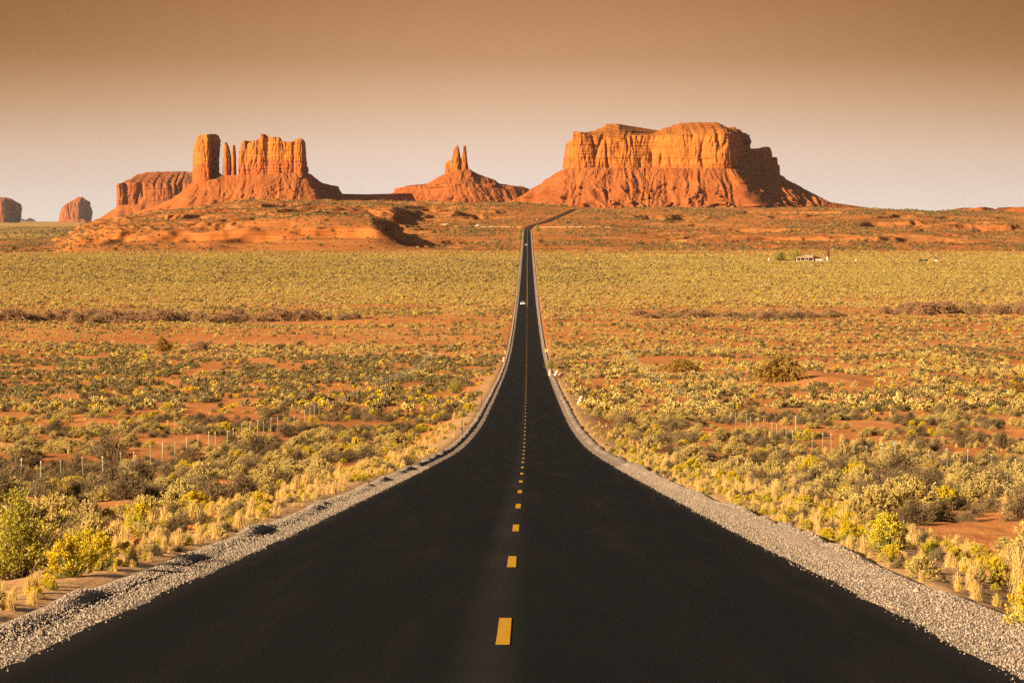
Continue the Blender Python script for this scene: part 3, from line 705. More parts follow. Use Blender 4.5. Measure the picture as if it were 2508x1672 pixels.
# lone buttes out on the plain
D = 34000
b = butte('butte', 180, D, 'lone hazy pink butte with a rounded top standing on the far-left plain', 'butte')
T_ = [(128, 200, 556, 552), (142, 60, 556, 543), (150, 0, 556, 538), (180, 0, 556, 538), (206, 40, 556, 536), (214, 120, 556, 540), (232, 260, 556, 550)]
talus_part('scree_slope', b, T_, D, 500, M_talus, 110, gully=12, wl=110, seed=83, spacing=9, rows=24)
F_ = [(144, 140, 546, 526, 524), (147, 60, 545, 512, 510), (150, 15, 544, 507, 504), (160, 0, 543, 501, 495), (172, 0, 543, 499, 488), (184, 6, 543, 498, 482), (193, 16, 543, 496, 482), (197, 90, 543, 494, 485), (204, 150, 543, 493, 487), (207, 260, 543, 492, 488.5), (208.5, 400, 543, 508, 506), (211, 480, 543, 532, 530)]
cliff_part('cliff', b, F_, D, 700, M_talus, cap=1, seed=87, flute=(16, 14, 6), wl=(200, 75, 30), batter=10, spacing=6, rows=40)
adopt(b)
D = 31000
b = butte('butte', 0, D, 'hazy butte half cut off by the left edge of the photo, one side in shadow', 'butte')
T_ = [(-160, 100, 556, 549), (-120, 0, 556, 540), (-20, 0, 556, 539), (20, 60, 556, 539), (30, 260, 556, 543), (46, 420, 556, 551)]
talus_part('scree_slope', b, T_, D, 800, M_talus, 110, gully=12, wl=110, seed=93, spacing=9, rows=24)
F_ = [(-130, 80, 546, 498, 490), (-100, 10, 544, 494, 484), (-40, 0, 543, 493, 482), (-8, 0, 543, 494, 482.5), (4, 4, 543, 495, 484), (12, 20, 543, 496, 489), (16, 90, 543, 497, 493), (22, 300, 543, 498, 494), (26, 460, 543, 500, 496), (28.5, 560, 543, 532, 530)]
cliff_part('cliff', b, F_, D, 1000, M_talus, cap=1, seed=97, flute=(16, 14, 6), wl=(200, 75, 30), batter=10, spacing=6, rows=40)
adopt(b)
# farthest ridge, its distance haze put into the rock colour
D = 62000
F_ = [(22, 400, 552, 548), (32, 100, 552, 542.5), (44, 0, 552, 532), (56, 60, 552, 536), (70, 200, 552, 542), (82, 500, 552, 548)]
o = talus_part('mountain', None, F_, D, 1400, M_blue, 240, gully=30, wl=300, seed=101, spacing=25, rows=30)
tag(o, 'tiny blue mountain far beyond the two lone buttes', 'mountain', kind='structure')
# low dark ridge that links the castle butte and the spires
D = 9480
F_ = [(780, 120, 515, 474), (846, 40, 515, 478), (900, 60, 515, 477), (960, 80, 515, 475), (1010, 200, 515, 474)]
o = talus_part('rock_ridge', None, F_, D, 300, M_talus, 20, gully=5, wl=50, seed=105, spacing=5, rows=26, p=0.8)
tag(o, 'low dark ridge linking the castle-like butte to the butte with two spires', 'ridge')
# two low red hills on the skyline far right
D = 7000
for F_, s, lab in (([(2290, 200, 528, 526), (2340, 60, 528, 514.5), (2404, 0, 528, 507), (2422, 20, 528, 508), (2444, 60, 528, 514), (2470, 200, 528, 526)], 111, 'low red rock hill on the skyline at far right with a dark shaded flank'),
                   ([(2436, 220, 530, 526), (2455, 160, 530, 518), (2480, 120, 530, 507.5), (2530, 100, 530, 506), (2620, 140, 530, 512)], 115, 'low red rock hill cut off by the right edge of the photo')):
    o = talus_part('rock_hill', None, F_, D, 260, M_talus, 40, gully=5, wl=40, seed=s, spacing=4, rows=24, p=0.9)
    tag(o, lab, 'hill')
print('buttes', time.time() - T0)

# ---------------------------------------------------------------- desert plants
prng = np.random.default_rng(21)
M_sage = leaf_mat('sage_leaf', [(0, (0.42, 0.305, 0.085)), (0.35, (0.60, 0.440, 0.125)), (0.7, (0.52, 0.390, 0.14)), (1, (0.72, 0.510, 0.14))])
M_yel = leaf_mat('rabbitbrush_flower', [(0, (0.64, 0.45, 0.018)), (0.5, (0.68, 0.46, 0.012)), (1, (0.54, 0.44, 0.04))])
M_yleaf = leaf_mat('rabbitbrush_leaf', [(0, (0.30, 0.27, 0.07)), (1, (0.38, 0.32, 0.08))])
M_dark = leaf_mat('dry_twig', [(0, (0.13, 0.080, 0.045)), (0.5, (0.20, 0.125, 0.066)), (1, (0.30, 0.20, 0.10))])
M_darkleaf = leaf_mat('olive_leaf', [(0, (0.15, 0.115, 0.042)), (0.5, (0.23, 0.175, 0.068)), (1, (0.33, 0.25, 0.10))])
M_wood = leaf_mat('shrub_wood', [(0, (0.20, 0.14, 0.085)), (1, (0.28, 0.20, 0.12))])
M_tan = leaf_mat('dry_grass_blade', [(0, (0.70, 0.46, 0.15)), (0.5, (0.76, 0.52, 0.19)), (1, (0.64, 0.46, 0.13))])
M_green = leaf_mat('green_leaf', [(0, (0.34, 0.29, 0.030)), (0.5, (0.42, 0.35, 0.032)), (1, (0.30, 0.27, 0.04))])
M_tama = leaf_mat('willow_twig', [(0, (0.30, 0.165, 0.036)), (0.5, (0.36, 0.20, 0.042)), (1, (0.29, 0.195, 0.042))])
M_tamb = leaf_mat('tamarisk_twig', [(0, (0.32, 0.17, 0.085)), (0.5, (0.40, 0.23, 0.11)), (1, (0.40, 0.27, 0.11))])

def unit(v): return v / np.maximum(np.linalg.norm(v, axis=-1, keepdims=True), 1e-9)
def stems_geo(n, w, h, r0=0.1, w0=0.010, w1=0.004, el0=12, droop=0.12, rs=None, kmin=0.72, segs=3):
    """n curved stems from a small base to a ragged dome; returns verts, faces, point arrays"""
    az = rs.uniform(0, 2*np.pi, n); el = np.radians(el0 + (90 - el0) * rs.uniform(0, 1, n) ** 0.8)
    k = rs.uniform(kmin, 1.05, n)
    lump = 1 + 0.22 * np.sin(az * 3 + rs.uniform(0, 6)) + 0.12 * np.sin(az * 5 + rs.uniform(0, 6))
    tip = np.stack([np.cos(az)*np.cos(el)*w*0.5*k*lump, np.sin(az)*np.cos(el)*w*0.5*k*lump, np.sin(el)*h*k], -1)
    base = np.stack([rs.normal(0, r0*w*0.5, n), rs.normal(0, r0*w*0.5, n), np.full(n, -0.03)], -1) + tip*[0.12, 0.12, 0]
    ctrl = base*0.5 + tip*0.5 + np.stack([np.zeros(n), np.zeros(n), droop*h*np.cos(el)], -1) + rs.normal(0, 0.03, (n, 3))*w
    ts = np.linspace(0, 1, segs+1)
    P = ((1-ts)**2)[None, :, None]*base[:, None] + (2*ts*(1-ts))[None, :, None]*ctrl[:, None] + (ts**2)[None, :, None]*tip[:, None]
    d = unit(np.gradient(P, axis=1)); side = unit(np.cross(d, rs.normal(0, 1, (n, 1, 3))))
    ww = (w0 + (w1-w0)*ts)[None, :, None]
    V = np.stack([P - side*ww, P + side*ww], 2).reshape(-1, 3)
    i = np.arange(n)[:, None]*(segs+1)*2 + np.arange(segs)[None]*2
    F = np.stack([i, i+1, i+3, i+2], -1).reshape(-1, 4)
    return V, F, P, d
def leaves_geo(c, d, ln, wd, rs, spread=0.7, flat=0.0):
    """one quad per point"""
    n = len(c)
    dd = unit(unit(d) + rs.normal(0, spread, (n, 3)))
    nn = rs.normal(0, 1, (n, 3))
    if flat: nn = nn*(1-flat) + np.array([0, 0, 1.0])*flat*2
    s = unit(np.cross(dd, nn))
    L = (ln*rs.uniform(0.7, 1.3, (n, 1))); Wd = (wd*rs.uniform(0.7, 1.3, (n, 1)))
    V = np.stack([c - s*Wd*0.5, c + s*Wd*0.5, c + dd*L + s*Wd*0.35, c + dd*L - s*Wd*0.35], 1).reshape(-1, 3)
    return V, np.arange(4*n).reshape(-1, 4)
def on_stems(P, d, n, t0, rs, jit=0.01):
    """n random points on the outer part of every stem"""
    ns, k, _ = P.shape
    t = t0 + (1-t0)*rs.uniform(0, 1, (ns, n)) ** 0.8
    f = t*(k-1); i = np.minimum(f.astype(int), k-2); fr = (f-i)[..., None]
    a = np.arange(ns)[:, None]
    c = P[a, i]*(1-fr) + P[a, i+1]*fr
    return (c + rs.normal(0, jit, c.shape)).reshape(-1, 3), d[a, i].reshape(-1, 3)
def merge(parts):
    V = []; F = []; n = 0
    for v, f in parts: V.append(v); F.append(f + n); n += len(v)
    return np.concatenate(V), np.concatenate(F)
def sage(seed, lod=0):
    rs = np.random.default_rng(seed)
    if lod: Vs, Fs, P, d = stems_geo(16, 1.0, 0.62, rs=rs, w0=0.02, w1=0.015); c, dd = on_stems(P, d, 7, 0.4, rs, 0.05); lv = leaves_geo(c, dd, 0.17, 0.10, rs)
    else: Vs, Fs, P, d = stems_geo(170, 1.0, 0.62, rs=rs, el0=6); c, dd = on_stems(P, d, 22, 0.5, rs, 0.014); lv = leaves_geo(c, dd, 0.046, 0.016, rs, 0.6)
    return (Vs, Fs), lv
def rabbit(seed, lod=0):
    rs = np.random.default_rng(seed)
    if lod: Vs, Fs, P, d = stems_geo(14, 1.0, 0.7, rs=rs, w0=0.02, w1=0.015, el0=25); c, dd = on_stems(P, d, 7, 0.6, rs, 0.06); fl = leaves_geo(c, dd, 0.16, 0.12, rs, flat=0.4)
    else:
        Vs, Fs, P, d = stems_geo(130, 1.0, 0.7, rs=rs, el0=4, kmin=0.8)
        c, dd = on_stems(P, d, 24, 0.84, rs, 0.022); fl = leaves_geo(c, dd, 0.027, 0.022, rs, 0.9, 0.4)
        c, dd = on_stems(P, d, 8, 0.35, rs, 0.01); lv = leaves_geo(c, dd, 0.06, 0.010, rs, 0.5)
        Vs, Fs = merge([(Vs, Fs), lv])
    return (Vs, Fs), fl
def twiggy(seed, lod=0):
    rs = np.random.default_rng(seed)
    if lod: Vs, Fs, P, d = stems_geo(26, 1.1, 0.58, rs=rs, w0=0.02, w1=0.02, el0=5); c, dd = on_stems(P, d, 5, 0.35, rs, 0.05); lv = leaves_geo(c, dd, 0.16, 0.07, rs)
    else:
        Vs, Fs, P, d = stems_geo(110, 1.1, 0.58, rs=rs, w0=0.009, w1=0.004, el0=5, kmin=0.6)
        c, dd = on_stems(P, d, 7, 0.3, rs, 0.004); tw = leaves_geo(c, dd, 0.17, 0.008, rs, 0.75)
        Vs, Fs = merge([(Vs, Fs), tw]); c, dd = on_stems(P, d, 10, 0.5, rs, 0.03); lv = leaves_geo(c, dd, 0.04, 0.016, rs, 0.9)
    return (Vs, Fs), lv
def grass(seed, lod=0):
    rs = np.random.default_rng(seed)
    n = 26 if lod else 260
    Vs, Fs, P, d = stems_geo(n, 0.62, 0.72, rs=rs, w0=0.02 if lod else 0.0055, w1=0.014 if lod else 0.0025, el0=26, droop=0.3, r0=0.30, kmin=0.45)
    c, dd = on_stems(P, d, 2, 0.8, rs, 0.006); lv = leaves_geo(c, dd, 0.12 if lod else 0.06, 0.03 if lod else 0.005, rs, 0.22)
    return (Vs, Fs), lv
def greenbush(seed, lod=0):
    rs = np.random.default_rng(seed)
    Vs, Fs, P, d = stems_geo(200, 1.0, 0.78, rs=rs, el0=8, kmin=0.55, w0=0.008, w1=0.003)
    c, dd = on_stems(P, d, 60, 0.35, rs, 0.03); lv = leaves_geo(c, dd, 0.020, 0.008, rs, 0.8)
    return (Vs, Fs), lv
def willow(seed, lod=0):
    rs = np.random.default_rng(seed)
    Vs, Fs, P, d = stems_geo(260, 1.0, 0.62, rs=rs, el0=14, kmin=0.5, w0=0.004, w1=0.003, r0=0.5)
    c, dd = on_stems(P, d, 22, 0.25, rs, 0.016); lv = leaves_geo(c, dd, 0.06, 0.014, rs, 0.5)
    return (Vs, Fs), lv

KINDS = {
    'sagebrush': (sage, M_wood, M_sage, 'sage', 'leaves'),
    'rabbitbrush': (rabbit, M_yleaf, M_yel, 'rabbitbrush', 'flowers'),
    'twiggy_shrub': (twiggy, M_dark, M_darkleaf, 'shrub', 'leaves'),
    'grass_tuft': (grass, M_tan, M_tan, 'grass', 'seed_heads'),
    'green_bush': (greenbush, M_wood, M_green, 'bush', 'leaves'),
    'willow_bush': (willow, M_tama, M_tama, 'bush', 'leaves'),
    'tamarisk': (willow, M_tamb, M_tamb, 'bush', 'leaves'),
}
LIB = {}
def proto(kind, v, lod=0):
    key = (kind, v, lod)
    if key not in LIB:
        fn, mw, ml, _, fol = KINDS[kind]
        (Vs, Fs), (Vl, Fl) = fn(abs(hash((len(kind), v * 7 + lod * 31))) % 9999, lod)
        V, F = merge([(Vs, Fs), (Vl, Fl)])
        whole = mesh_np(kind, V, F, [mw, ml], True, np.concatenate([np.zeros(len(Fs)), np.ones(len(Fl))]))
        a = None if lod else mesh_np('stems', Vs, Fs, [mw], True)
        b = None if lod else mesh_np(fol, Vl, Fl, [ml], True)
        LIB[key] = (whole, a, b)
    return LIB[key]

# --- where everything grows
def px_of(x, y, z): return VX + FPX * (x - 0.2) / y, VY - FPX * z / y
def scatter(y0, y1, dens, margin=1.12):
    half = lambda y: 0.19 * margin * y + 3
    area = (half(y0) + half(y1)) * (y1 - y0)
    n = int(area * dens)
    # depth drawn in proportion to the width of the strip
    a = prng.uniform(0, 1, n)
    h0, h1 = half(y0), half(y1)
    y = y0 + (y1 - y0) * (np.sqrt(h0**2 + a * (h1**2 - h0**2)) - h0) / (h1 - h0)
    x = prng.uniform(-1, 1, n) * half(y)
    return x, y
PX = []; PY = []
for y0, y1, de in ((12, 60, 2.6), (60, 150, 0.92), (150, 350, 0.46), (350, 700, 0.26), (700, 1120, 0.19), (1120, 2350, 0.125), (2350, 4500, 0.026)):
    x, y = scatter(y0, y1, de); PX.append(x); PY.append(y)
nf = 9000; fy_ = 4500 + 7000 * prng.uniform(0, 1, nf); PY.append(fy_); PX.append(fy_ * prng.uniform(-0.205, -0.15, nf))
nv = 1900; vy_ = 13 + 150 * prng.uniform(0, 1, nv) ** 1.6; PX.append(np.sign(prng.uniform(-1, 1, nv)) * (4.75 + 2.6 * prng.uniform(0, 1, nv) ** 1.3)); PY.append(vy_)
x = np.concatenate(PX); y = np.concatenate(PY); n = len(x)
ax = np.abs(x - xroad(y))
patch = fbm(x / 26, y / 60, 3, 201); patch2 = fbm(x / 60, y / 120, 3, 205); bare = fbm(x / 9, y / 22, 3, 209); band = fbm(x / 260, y / 34, 3, 213)
keepp = sst(-0.33, 0.17, bare + 0.45 * fbm(x / 30, y / 70, 2, 231))
keepp = np.where((y > 690) & (y < 1130), sst(-0.25, 0.28, band + 0.35 * bare) * 0.9 + 0.08, keepp)
keepp = np.where((y >= 1130) & (y < 2350), 0.9 - 0.5 * sst(2150, 2350, y), keepp)
keepp = np.where(y >= 2350, sst(-0.3, 0.3, fbm(x / 120, y / 300, 3, 217)) * 0.9 + 0.1, keepp)
edge = np.where(y < 250, sst(4.65, 5.0, ax), np.where(y < 2350, sst(5.0, 7.0, ax), sst(9, 14, ax)))
# the smooth sand beside the round willow
sandx, sandy = at(2040, 925, 455)[0], 452
dune = 1 - np.exp(-(((x - sandx) / 7) ** 2 + ((y - sandy) / 50) ** 2) ** 2)
shade = np.where((x > 0) & (y < 32) & (x < 7.0), 0.10, 1.0)
ok = prng.uniform(0, 1, n) < keepp * edge * dune * shade
verge = (y < 260) & (ax < 8.5)
r = prng.uniform(0, 1, n)
kind = np.full(n, 0)          # 0 sage 1 rabbitbrush 2 twiggy 3 grass
pd = np.clip(0.34 + 0.9 * patch, 0.06, 0.8)      # darker, twiggier patches
pd = np.where((x < 0) & (y > 330) & (y < 640), np.clip(pd + 0.42, 0, 0.88), pd)
pd = np.where((y > 1120) & (y < 2350), 0.16 + 0.3 * np.clip(patch2, -0.3, 1) + 0.30 * sst(1350, 1600, y) * (1 - sst(1950, 2250, y)) * (x < 60), pd)
py_ = np.where((y < 480), np.clip(0.10 + 0.5 * patch2, 0.03, 0.34), 0.05)
py_ = np.where(y > 1120, 0.03, py_)
pg = np.clip(0.10 + 0.4 * fbm(x / 30, y / 40, 2, 221), 0.0, 0.4) * (y < 700)
kind = np.where(r < pd, 2, np.where(r < pd + py_, 1, np.where(r < pd + py_ + pg, 3, 0)))
r2 = prng.uniform(0, 1, n)
kind = np.where(verge, np.where(r2 < 0.66, 3, np.where(r2 < 0.83, 1, np.where(r2 < 0.92, 0, 2))), kind)
kind = np.where(y > 2350, np.where(r2 < 0.95, 2, 0), kind)
sz = np.exp(prng.normal(0, 0.30, n))
size = np.choose(kind, [1.0, 0.80, 1.12, 0.85]) * sz
size = np.where(verge, size * np.where(ax < 6.0, 0.38, 0.56), size)
size = np.where(y < 90, size * 0.80, np.where(y < 700, size * 0.9, size))
size = np.where((y > 690) & (y < 1120), size * 0.9, size)
size = np.where((y >= 1120) & (y < 2350), 1.05 * sz, size)
size = np.where(y >= 2350, np.where(y > 4400, 2.4, 1.65) * np.exp(prng.normal(0, 0.4, n)), size)
size = np.where(kind == 3, np.minimum(size, 1.0), size)
x, y, kind, size, ax = x[ok], y[ok], kind[ok], size[ok], ax[ok]
# nothing grows through the big bushes that are set by hand below
HAND = []   # (kind, variant, x, y, width scale, height scale, label, category)
def hand(kind_, v, px, py, d, wpx, hpx, label, cat):
    X0 = (px - VX) * d / FPX + 0.2
    base = {'green_bush': (1.0, 0.78), 'willow_bush': (1.0, 0.62), 'tamarisk': (1.0, 0.62), 'rabbitbrush': (1.0, 0.7), 'sagebrush': (1, 0.62), 'grass_tuft': (0.62, 0.72)}[kind_]
    HAND.append((kind_, v, X0, d, wpx * d / FPX / base[0], hpx * d / FPX / base[1], label, cat))
hand('green_bush', 1, 48, 1405, 35.5, 300, 218, 'large yellow-green leafy bush at the left edge, close to the near end of the gravel', 'bush')
hand('green_bush', 2, 1116, 957, 385, 52, 36, 'tall green bush with a long dark shadow, left of the road halfway down the slope', 'bush')
hand('rabbitbrush', 2, 2545, 1590, 25.0, 170, 150, 'yellow-green flowering bush cut off by the right edge, beside the near right shoulder', 'bush')
hand('rabbitbrush', 1, 2170, 1386, 40.5, 125, 100, 'yellow flowering bush among tan grass on the right verge, before the painted boulder', 'bush')
hand('rabbitbrush', 0, 170, 1420, 33.5, 150, 105, 'bright yellow flowering bush on the left verge, below the large green bush', 'bush')
hand('rabbitbrush', 2, 245, 1402, 35, 110, 95, 'yellow flowering bush on the left verge, just beyond the brightest one', 'bush')
hand('willow_bush', 1, 1908, 928, 452, 142, 70, 'big round golden-brown bush beside the bare sand patch, right of the road', 'bush')
hand('willow_bush', 2, 1666, 908, 520, 110, 32, 'wide low golden bush left of the big round bush, right of the road', 'bush')
hand('willow_bush', 3, 398, 866, 665, 52, 38, 'tall olive-brown bush standing in the band of dry weeds, left of the road', 'bush')
hand('tamarisk', 2, 490, 860, 690, 56, 26, 'dark brown bush just right of the tall olive one, left of the road', 'bush')
hand('willow_bush', 1, 2490, 950, 400, 80, 30, 'olive-gold bush at the right edge, farther right than the bare sand patch', 'bush')
hand('green_bush', 1, 1950, 662, 2010, 44, 30, 'green bushy tree beside the ranch house on the far plain', 'tree')
hand('green_bush', 2, 1912, 660, 2020, 48, 22, 'lower green bush left of the tree beside the ranch house', 'bush')
hand('green_bush', 2, 1349, 905, 535, 34, 26, 'yellow-green bush beside the right shoulder, next to the striped barrels', 'bush')
for (px, py, d, w, h, lab) in ((1276, 565, 3120, 15, 12, 'dark juniper left of the far road, upper of the two beside the asphalt'), (1274, 588, 2820, 20, 14, 'dark juniper left of the far road, lower of the two'), (1316, 560, 3180, 20, 17, 'dark juniper with a black shadow right of the far road below the bend')):
    hand('green_bush', 1, px, py, d, w, h, lab, 'tree')
# the two bands of tamarisk along the wash
tam = []
for i in range(64):
    px = prng.uniform(0, 750); tam.append((px, 790 + prng.normal(0, 4), prng.uniform(40, 100), prng.uniform(15, 34), 0))
for i in range(34):
    px = prng.uniform(1545, 2085); tam.append((px, 783 + prng.normal(0, 2), prng.uniform(45, 85), prng.uniform(12, 19), 1))
for i in range(24):
    px = prng.uniform(2165, 2540); tam.append((px, 776 + prng.normal(0, 4), prng.uniform(45, 85), prng.uniform(18, 32), 2))
for i in range(4): tam.append((815 + i * 18, 788, 44, 14 + 3 * (i % 2), 3))
for x0, d0, hw in [(h[2], h[3], h[4] * 0.72) for h in HAND]:
    clear = ((x - x0) ** 2 + ((y - d0) / 2) ** 2) > hw ** 2
    x, y, kind, size, ax = x[clear], y[clear], kind[clear], size[clear], ax[clear]
z = terrain(x, y)
gpx, gpy = px_of(x, y, z)
app = size / y
inview = (gpx > -40) & (gpx < 2548) & (gpy < 1700)
KN = ['sagebrush', 'rabbitbrush', 'twiggy_shrub', 'grass_tuft']
LOOKS = {0: ('pale sagebrush', 'shrub'), 1: ('yellow flowering rabbitbrush', 'shrub'), 2: ('brown twiggy shrub', 'shrub'), 3: ('tan grass tuft', 'grass')}
NIND = {0: 270, 1: 200, 2: 270, 3: 270}
ORD = ['first', 'second', 'third', 'fourth', 'fifth', 'sixth', 'seventh', 'eighth', 'ninth', 'tenth', 'eleventh', 'twelfth', 'thirteenth', 'fourteenth', 'fifteenth', 'sixteenth', 'seventeenth', 'eighteenth']
def place_label(k, xx, yy, a):
    side = 'left' if xx < 0 else 'right'
    if a < 6.2: w = f'edging the {side} gravel'
    elif a < 9: w = f'on the {side} verge'
    elif a < 20: w = f'before the {side} wire fence'
    else: w = f'beyond the {side} wire fence'
    return w
used = np.zeros(len(x), bool)
SRC = {}
def shrub_obj(kindname, v, parts, loc, sx, sz_, rot):
    whole, a, b = proto(kindname, v)
    if parts:
        o = link(kindname, None)
        link('stems', a, o); link(KINDS[kindname][4], b, o)
    else:
        o = link(kindname, whole)
    o.location = loc; o.scale = (sx, sx, sz_); o.rotation_euler = (0, 0, rot)
    return o
for k in range(4):
    idx = np.where((kind == k) & inview)[0]
    idx = idx[np.argsort(-app[idx])][:NIND[k]]
    used[idx] = True
    groups = {}
    for i in idx:
        w = place_label(k, x[i], y[i], ax[i])
        dash = int(np.clip(round((y[i] - 24.0) / 12.19), 0, len(ORD) - 1))     # which dash of the centre line it stands level with
        big = 'large ' if size[i] > 1.25 else 'small ' if size[i] < 0.55 else ''
        groups.setdefault((big, w, dash), []).append(i)
    nparts = 0
    for (big, w, dash), mem in groups.items():
        mem = sorted(mem, key=lambda i: ax[i])
        for q, i in enumerate(mem):
            v = int(prng.integers(0, 3))
            parts = app[i] * 1024 / 2508 * FPX > 26 and nparts < 40 and k != 3
            nparts += parts
            s = size[i]
            o = shrub_obj(KN[k], v, parts, (x[i], y[i], z[i] - 0.02), s, s * prng.uniform(0.65, 1.05), prng.uniform(0, 6.28))
            if not parts: SRC.setdefault((k, v), o)
            base = f'{big}{LOOKS[k][0]} {w}, by {ORD[dash]} dash'
            if len(mem) == 1: tag(o, base, LOOKS[k][1], f'{LOOKS[k][0]} plants')
            elif len(mem) <= len(ORD): tag(o, f'{base}, {ORD[q]} from road', LOOKS[k][1], f'{LOOKS[k][0]} plants')
            else: tag(o, base, LOOKS[k][1], base)
print('individual plants', used.sum(), time.time() - T0)

# far forms of each kind: one plant of each stands in the open and its shape repeats in the ground cover
for k in range(4):
    for v in range(3):
        whole, _, _ = proto(KN[k], v, 1)
        cand = np.where((kind == k) & inview & ~used & (y > 300) & (y < 420))[0]
        i = cand[(v * 37) % len(cand)]; used[i] = True
        o = link(KN[k], whole, loc=(x[i], y[i], z[i] - 0.02)); o.scale = (size[i],) * 3
        gx = gpx[i]
        side = 'left' if x[i] < 0 else 'right'
        tag(o, f'{LOOKS[k][0]} far down in the {side} field, {ORD[v]} of three standing apart', LOOKS[k][1], f'{LOOKS[k][0]} plants')
        SRC[(k, 3 + v)] = o
def cover(name, label, cat, k, sel):
    P = np.stack([x[sel], y[sel], z[sel] - 0.02], -1)
    me = bpy.data.meshes.new(name); me.vertices.add(len(P)); me.vertices.foreach_set('co', P.astype(np.float32).ravel())
    m = len(P)
    near = y[sel] < 300
    var = np.where(near, prng.integers(0, 3, m), prng.integers(3, 6, m))
    s = size[sel]; sc = np.stack([s, s, s * prng.uniform(0.62, 1.0, m)], -1)
    far = y[sel] > 1120
    a = me.attributes.new('rot', 'FLOAT_VECTOR', 'POINT'); a.data.foreach_set('vector', np.stack([np.zeros(m), np.zeros(m), prng.uniform(0, 6.28, m)], -1).astype(np.float32).ravel())
    a = me.attributes.new('siz', 'FLOAT_VECTOR', 'POINT'); a.data.foreach_set('vector', sc.astype(np.float32).ravel())
    a = me.attributes.new('var', 'INT', 'POINT'); a.data.foreach_set('value', var.astype(np.int32))
    o = link(name, me, kind='stuff', label=label, cat=cat)
    gn_instances(o, [SRC[(k, v)] for v in range(6)])
    return o
def gn_instances(o, sources):
    g = bpy.data.node_groups.new(o.name + '_growth', 'GeometryNodeTree')
    g.interface.new_socket('Geometry', in_out='INPUT', socket_type='NodeSocketGeometry')
    g.interface.new_socket('Geometry', in_out='OUTPUT', socket_type='NodeSocketGeometry')
    N, L = g.nodes, g.links
    gi = N.new('NodeGroupInput'); go = N.new('NodeGroupOutput')
    m2p = N.new('GeometryNodeMeshToPoints'); L.new(gi.outputs[0], m2p.inputs['Mesh'])
    iop = N.new('GeometryNodeInstanceOnPoints'); L.new(m2p.outputs[0], iop.inputs['Points'])
    jn = N.new('GeometryNodeJoinGeometry')
    for s in reversed(sources):
        oi = N.new('GeometryNodeObjectInfo'); oi.transform_space = 'ORIGINAL'
        oi.inputs['Object'].default_value = s; oi.inputs['As Instance'].default_value = True
        L.new(oi.outputs['Geometry'], jn.inputs[0])
    L.new(jn.outputs[0], iop.inputs['Instance'])
    iop.inputs['Pick Instance'].default_value = True
    for nm, ty, sock in (('rot', 'FLOAT_VECTOR', 'Rotation'), ('siz', 'FLOAT_VECTOR', 'Scale'), ('var', 'INT', 'Instance Index')):
        na = N.new('GeometryNodeInputNamedAttribute'); na.data_type = ty; na.inputs['Name'].default_value = nm
        L.new(na.outputs['Attribute'], iop.inputs[sock])
    L.new(iop.outputs[0], go.inputs[0])
    md = o.modifiers.new('growth', 'NODES'); md.node_group = g
for k, nm, lab, cat in ((0, 'sagebrush_scrub', 'pale sagebrush covering the valley floor and slopes on both sides of the road', 'scrub'), (1, 'rabbitbrush_scrub', 'scattered yellow rabbitbrush through the rest of the field', 'scrub'),
                        (2, 'twiggy_scrub', 'brown and olive twiggy scrub through the rest of the field', 'scrub'), (3, 'dry_grass', 'tan dry grass along the verges and between the shrubs', 'grass')):
    cover(nm, lab, cat, k, np.where((kind == k) & ~used)[0])
print('cover', len(x), time.time() - T0)
for kd, v, X0, d, sw, sh, lab, cat in HAND:
    zz = float(terrain(np.array([X0]), np.array([d]))[0])
    o = shrub_obj(kd if cat != 'tree' else 'green_bush', v, True, (X0, d, zz - 0.03), sw, sh, v * 1.3 + d)
    if cat == 'tree': o.name = 'juniper_tree' if 'juniper' in lab else 'bushy_tree'
    tag(o, lab, cat)
TAMG = ['russet-brown tamarisk in the long thicket along the wash, left of the road', 'brown tamarisk in the low thicket along the wash, right of the road', 'dark olive-brown tamarisk in the taller thicket at the far right edge', 'brown tamarisk in the small clump just right of the long left thicket']
for px, py, w, h, gidx in tam:
    d = 960 if gidx in (0, 3) else (1000 if gidx == 1 else 1040)
    d += prng.normal(0, 8)
    X0 = (px - VX) * d / FPX + 0.2; zz = float(terrain(np.array([X0]), np.array([d]))[0])
    o = shrub_obj('tamarisk' if gidx != 1 else 'tamarisk', int(prng.integers(0, 4)), False, (X0, d, zz - 0.1), w * d / FPX, h * d / FPX / 0.62, prng.uniform(0, 6.28))
    tag(o, TAMG[gidx], 'bush', TAMG[gidx])
print('plants', time.time() - T0)

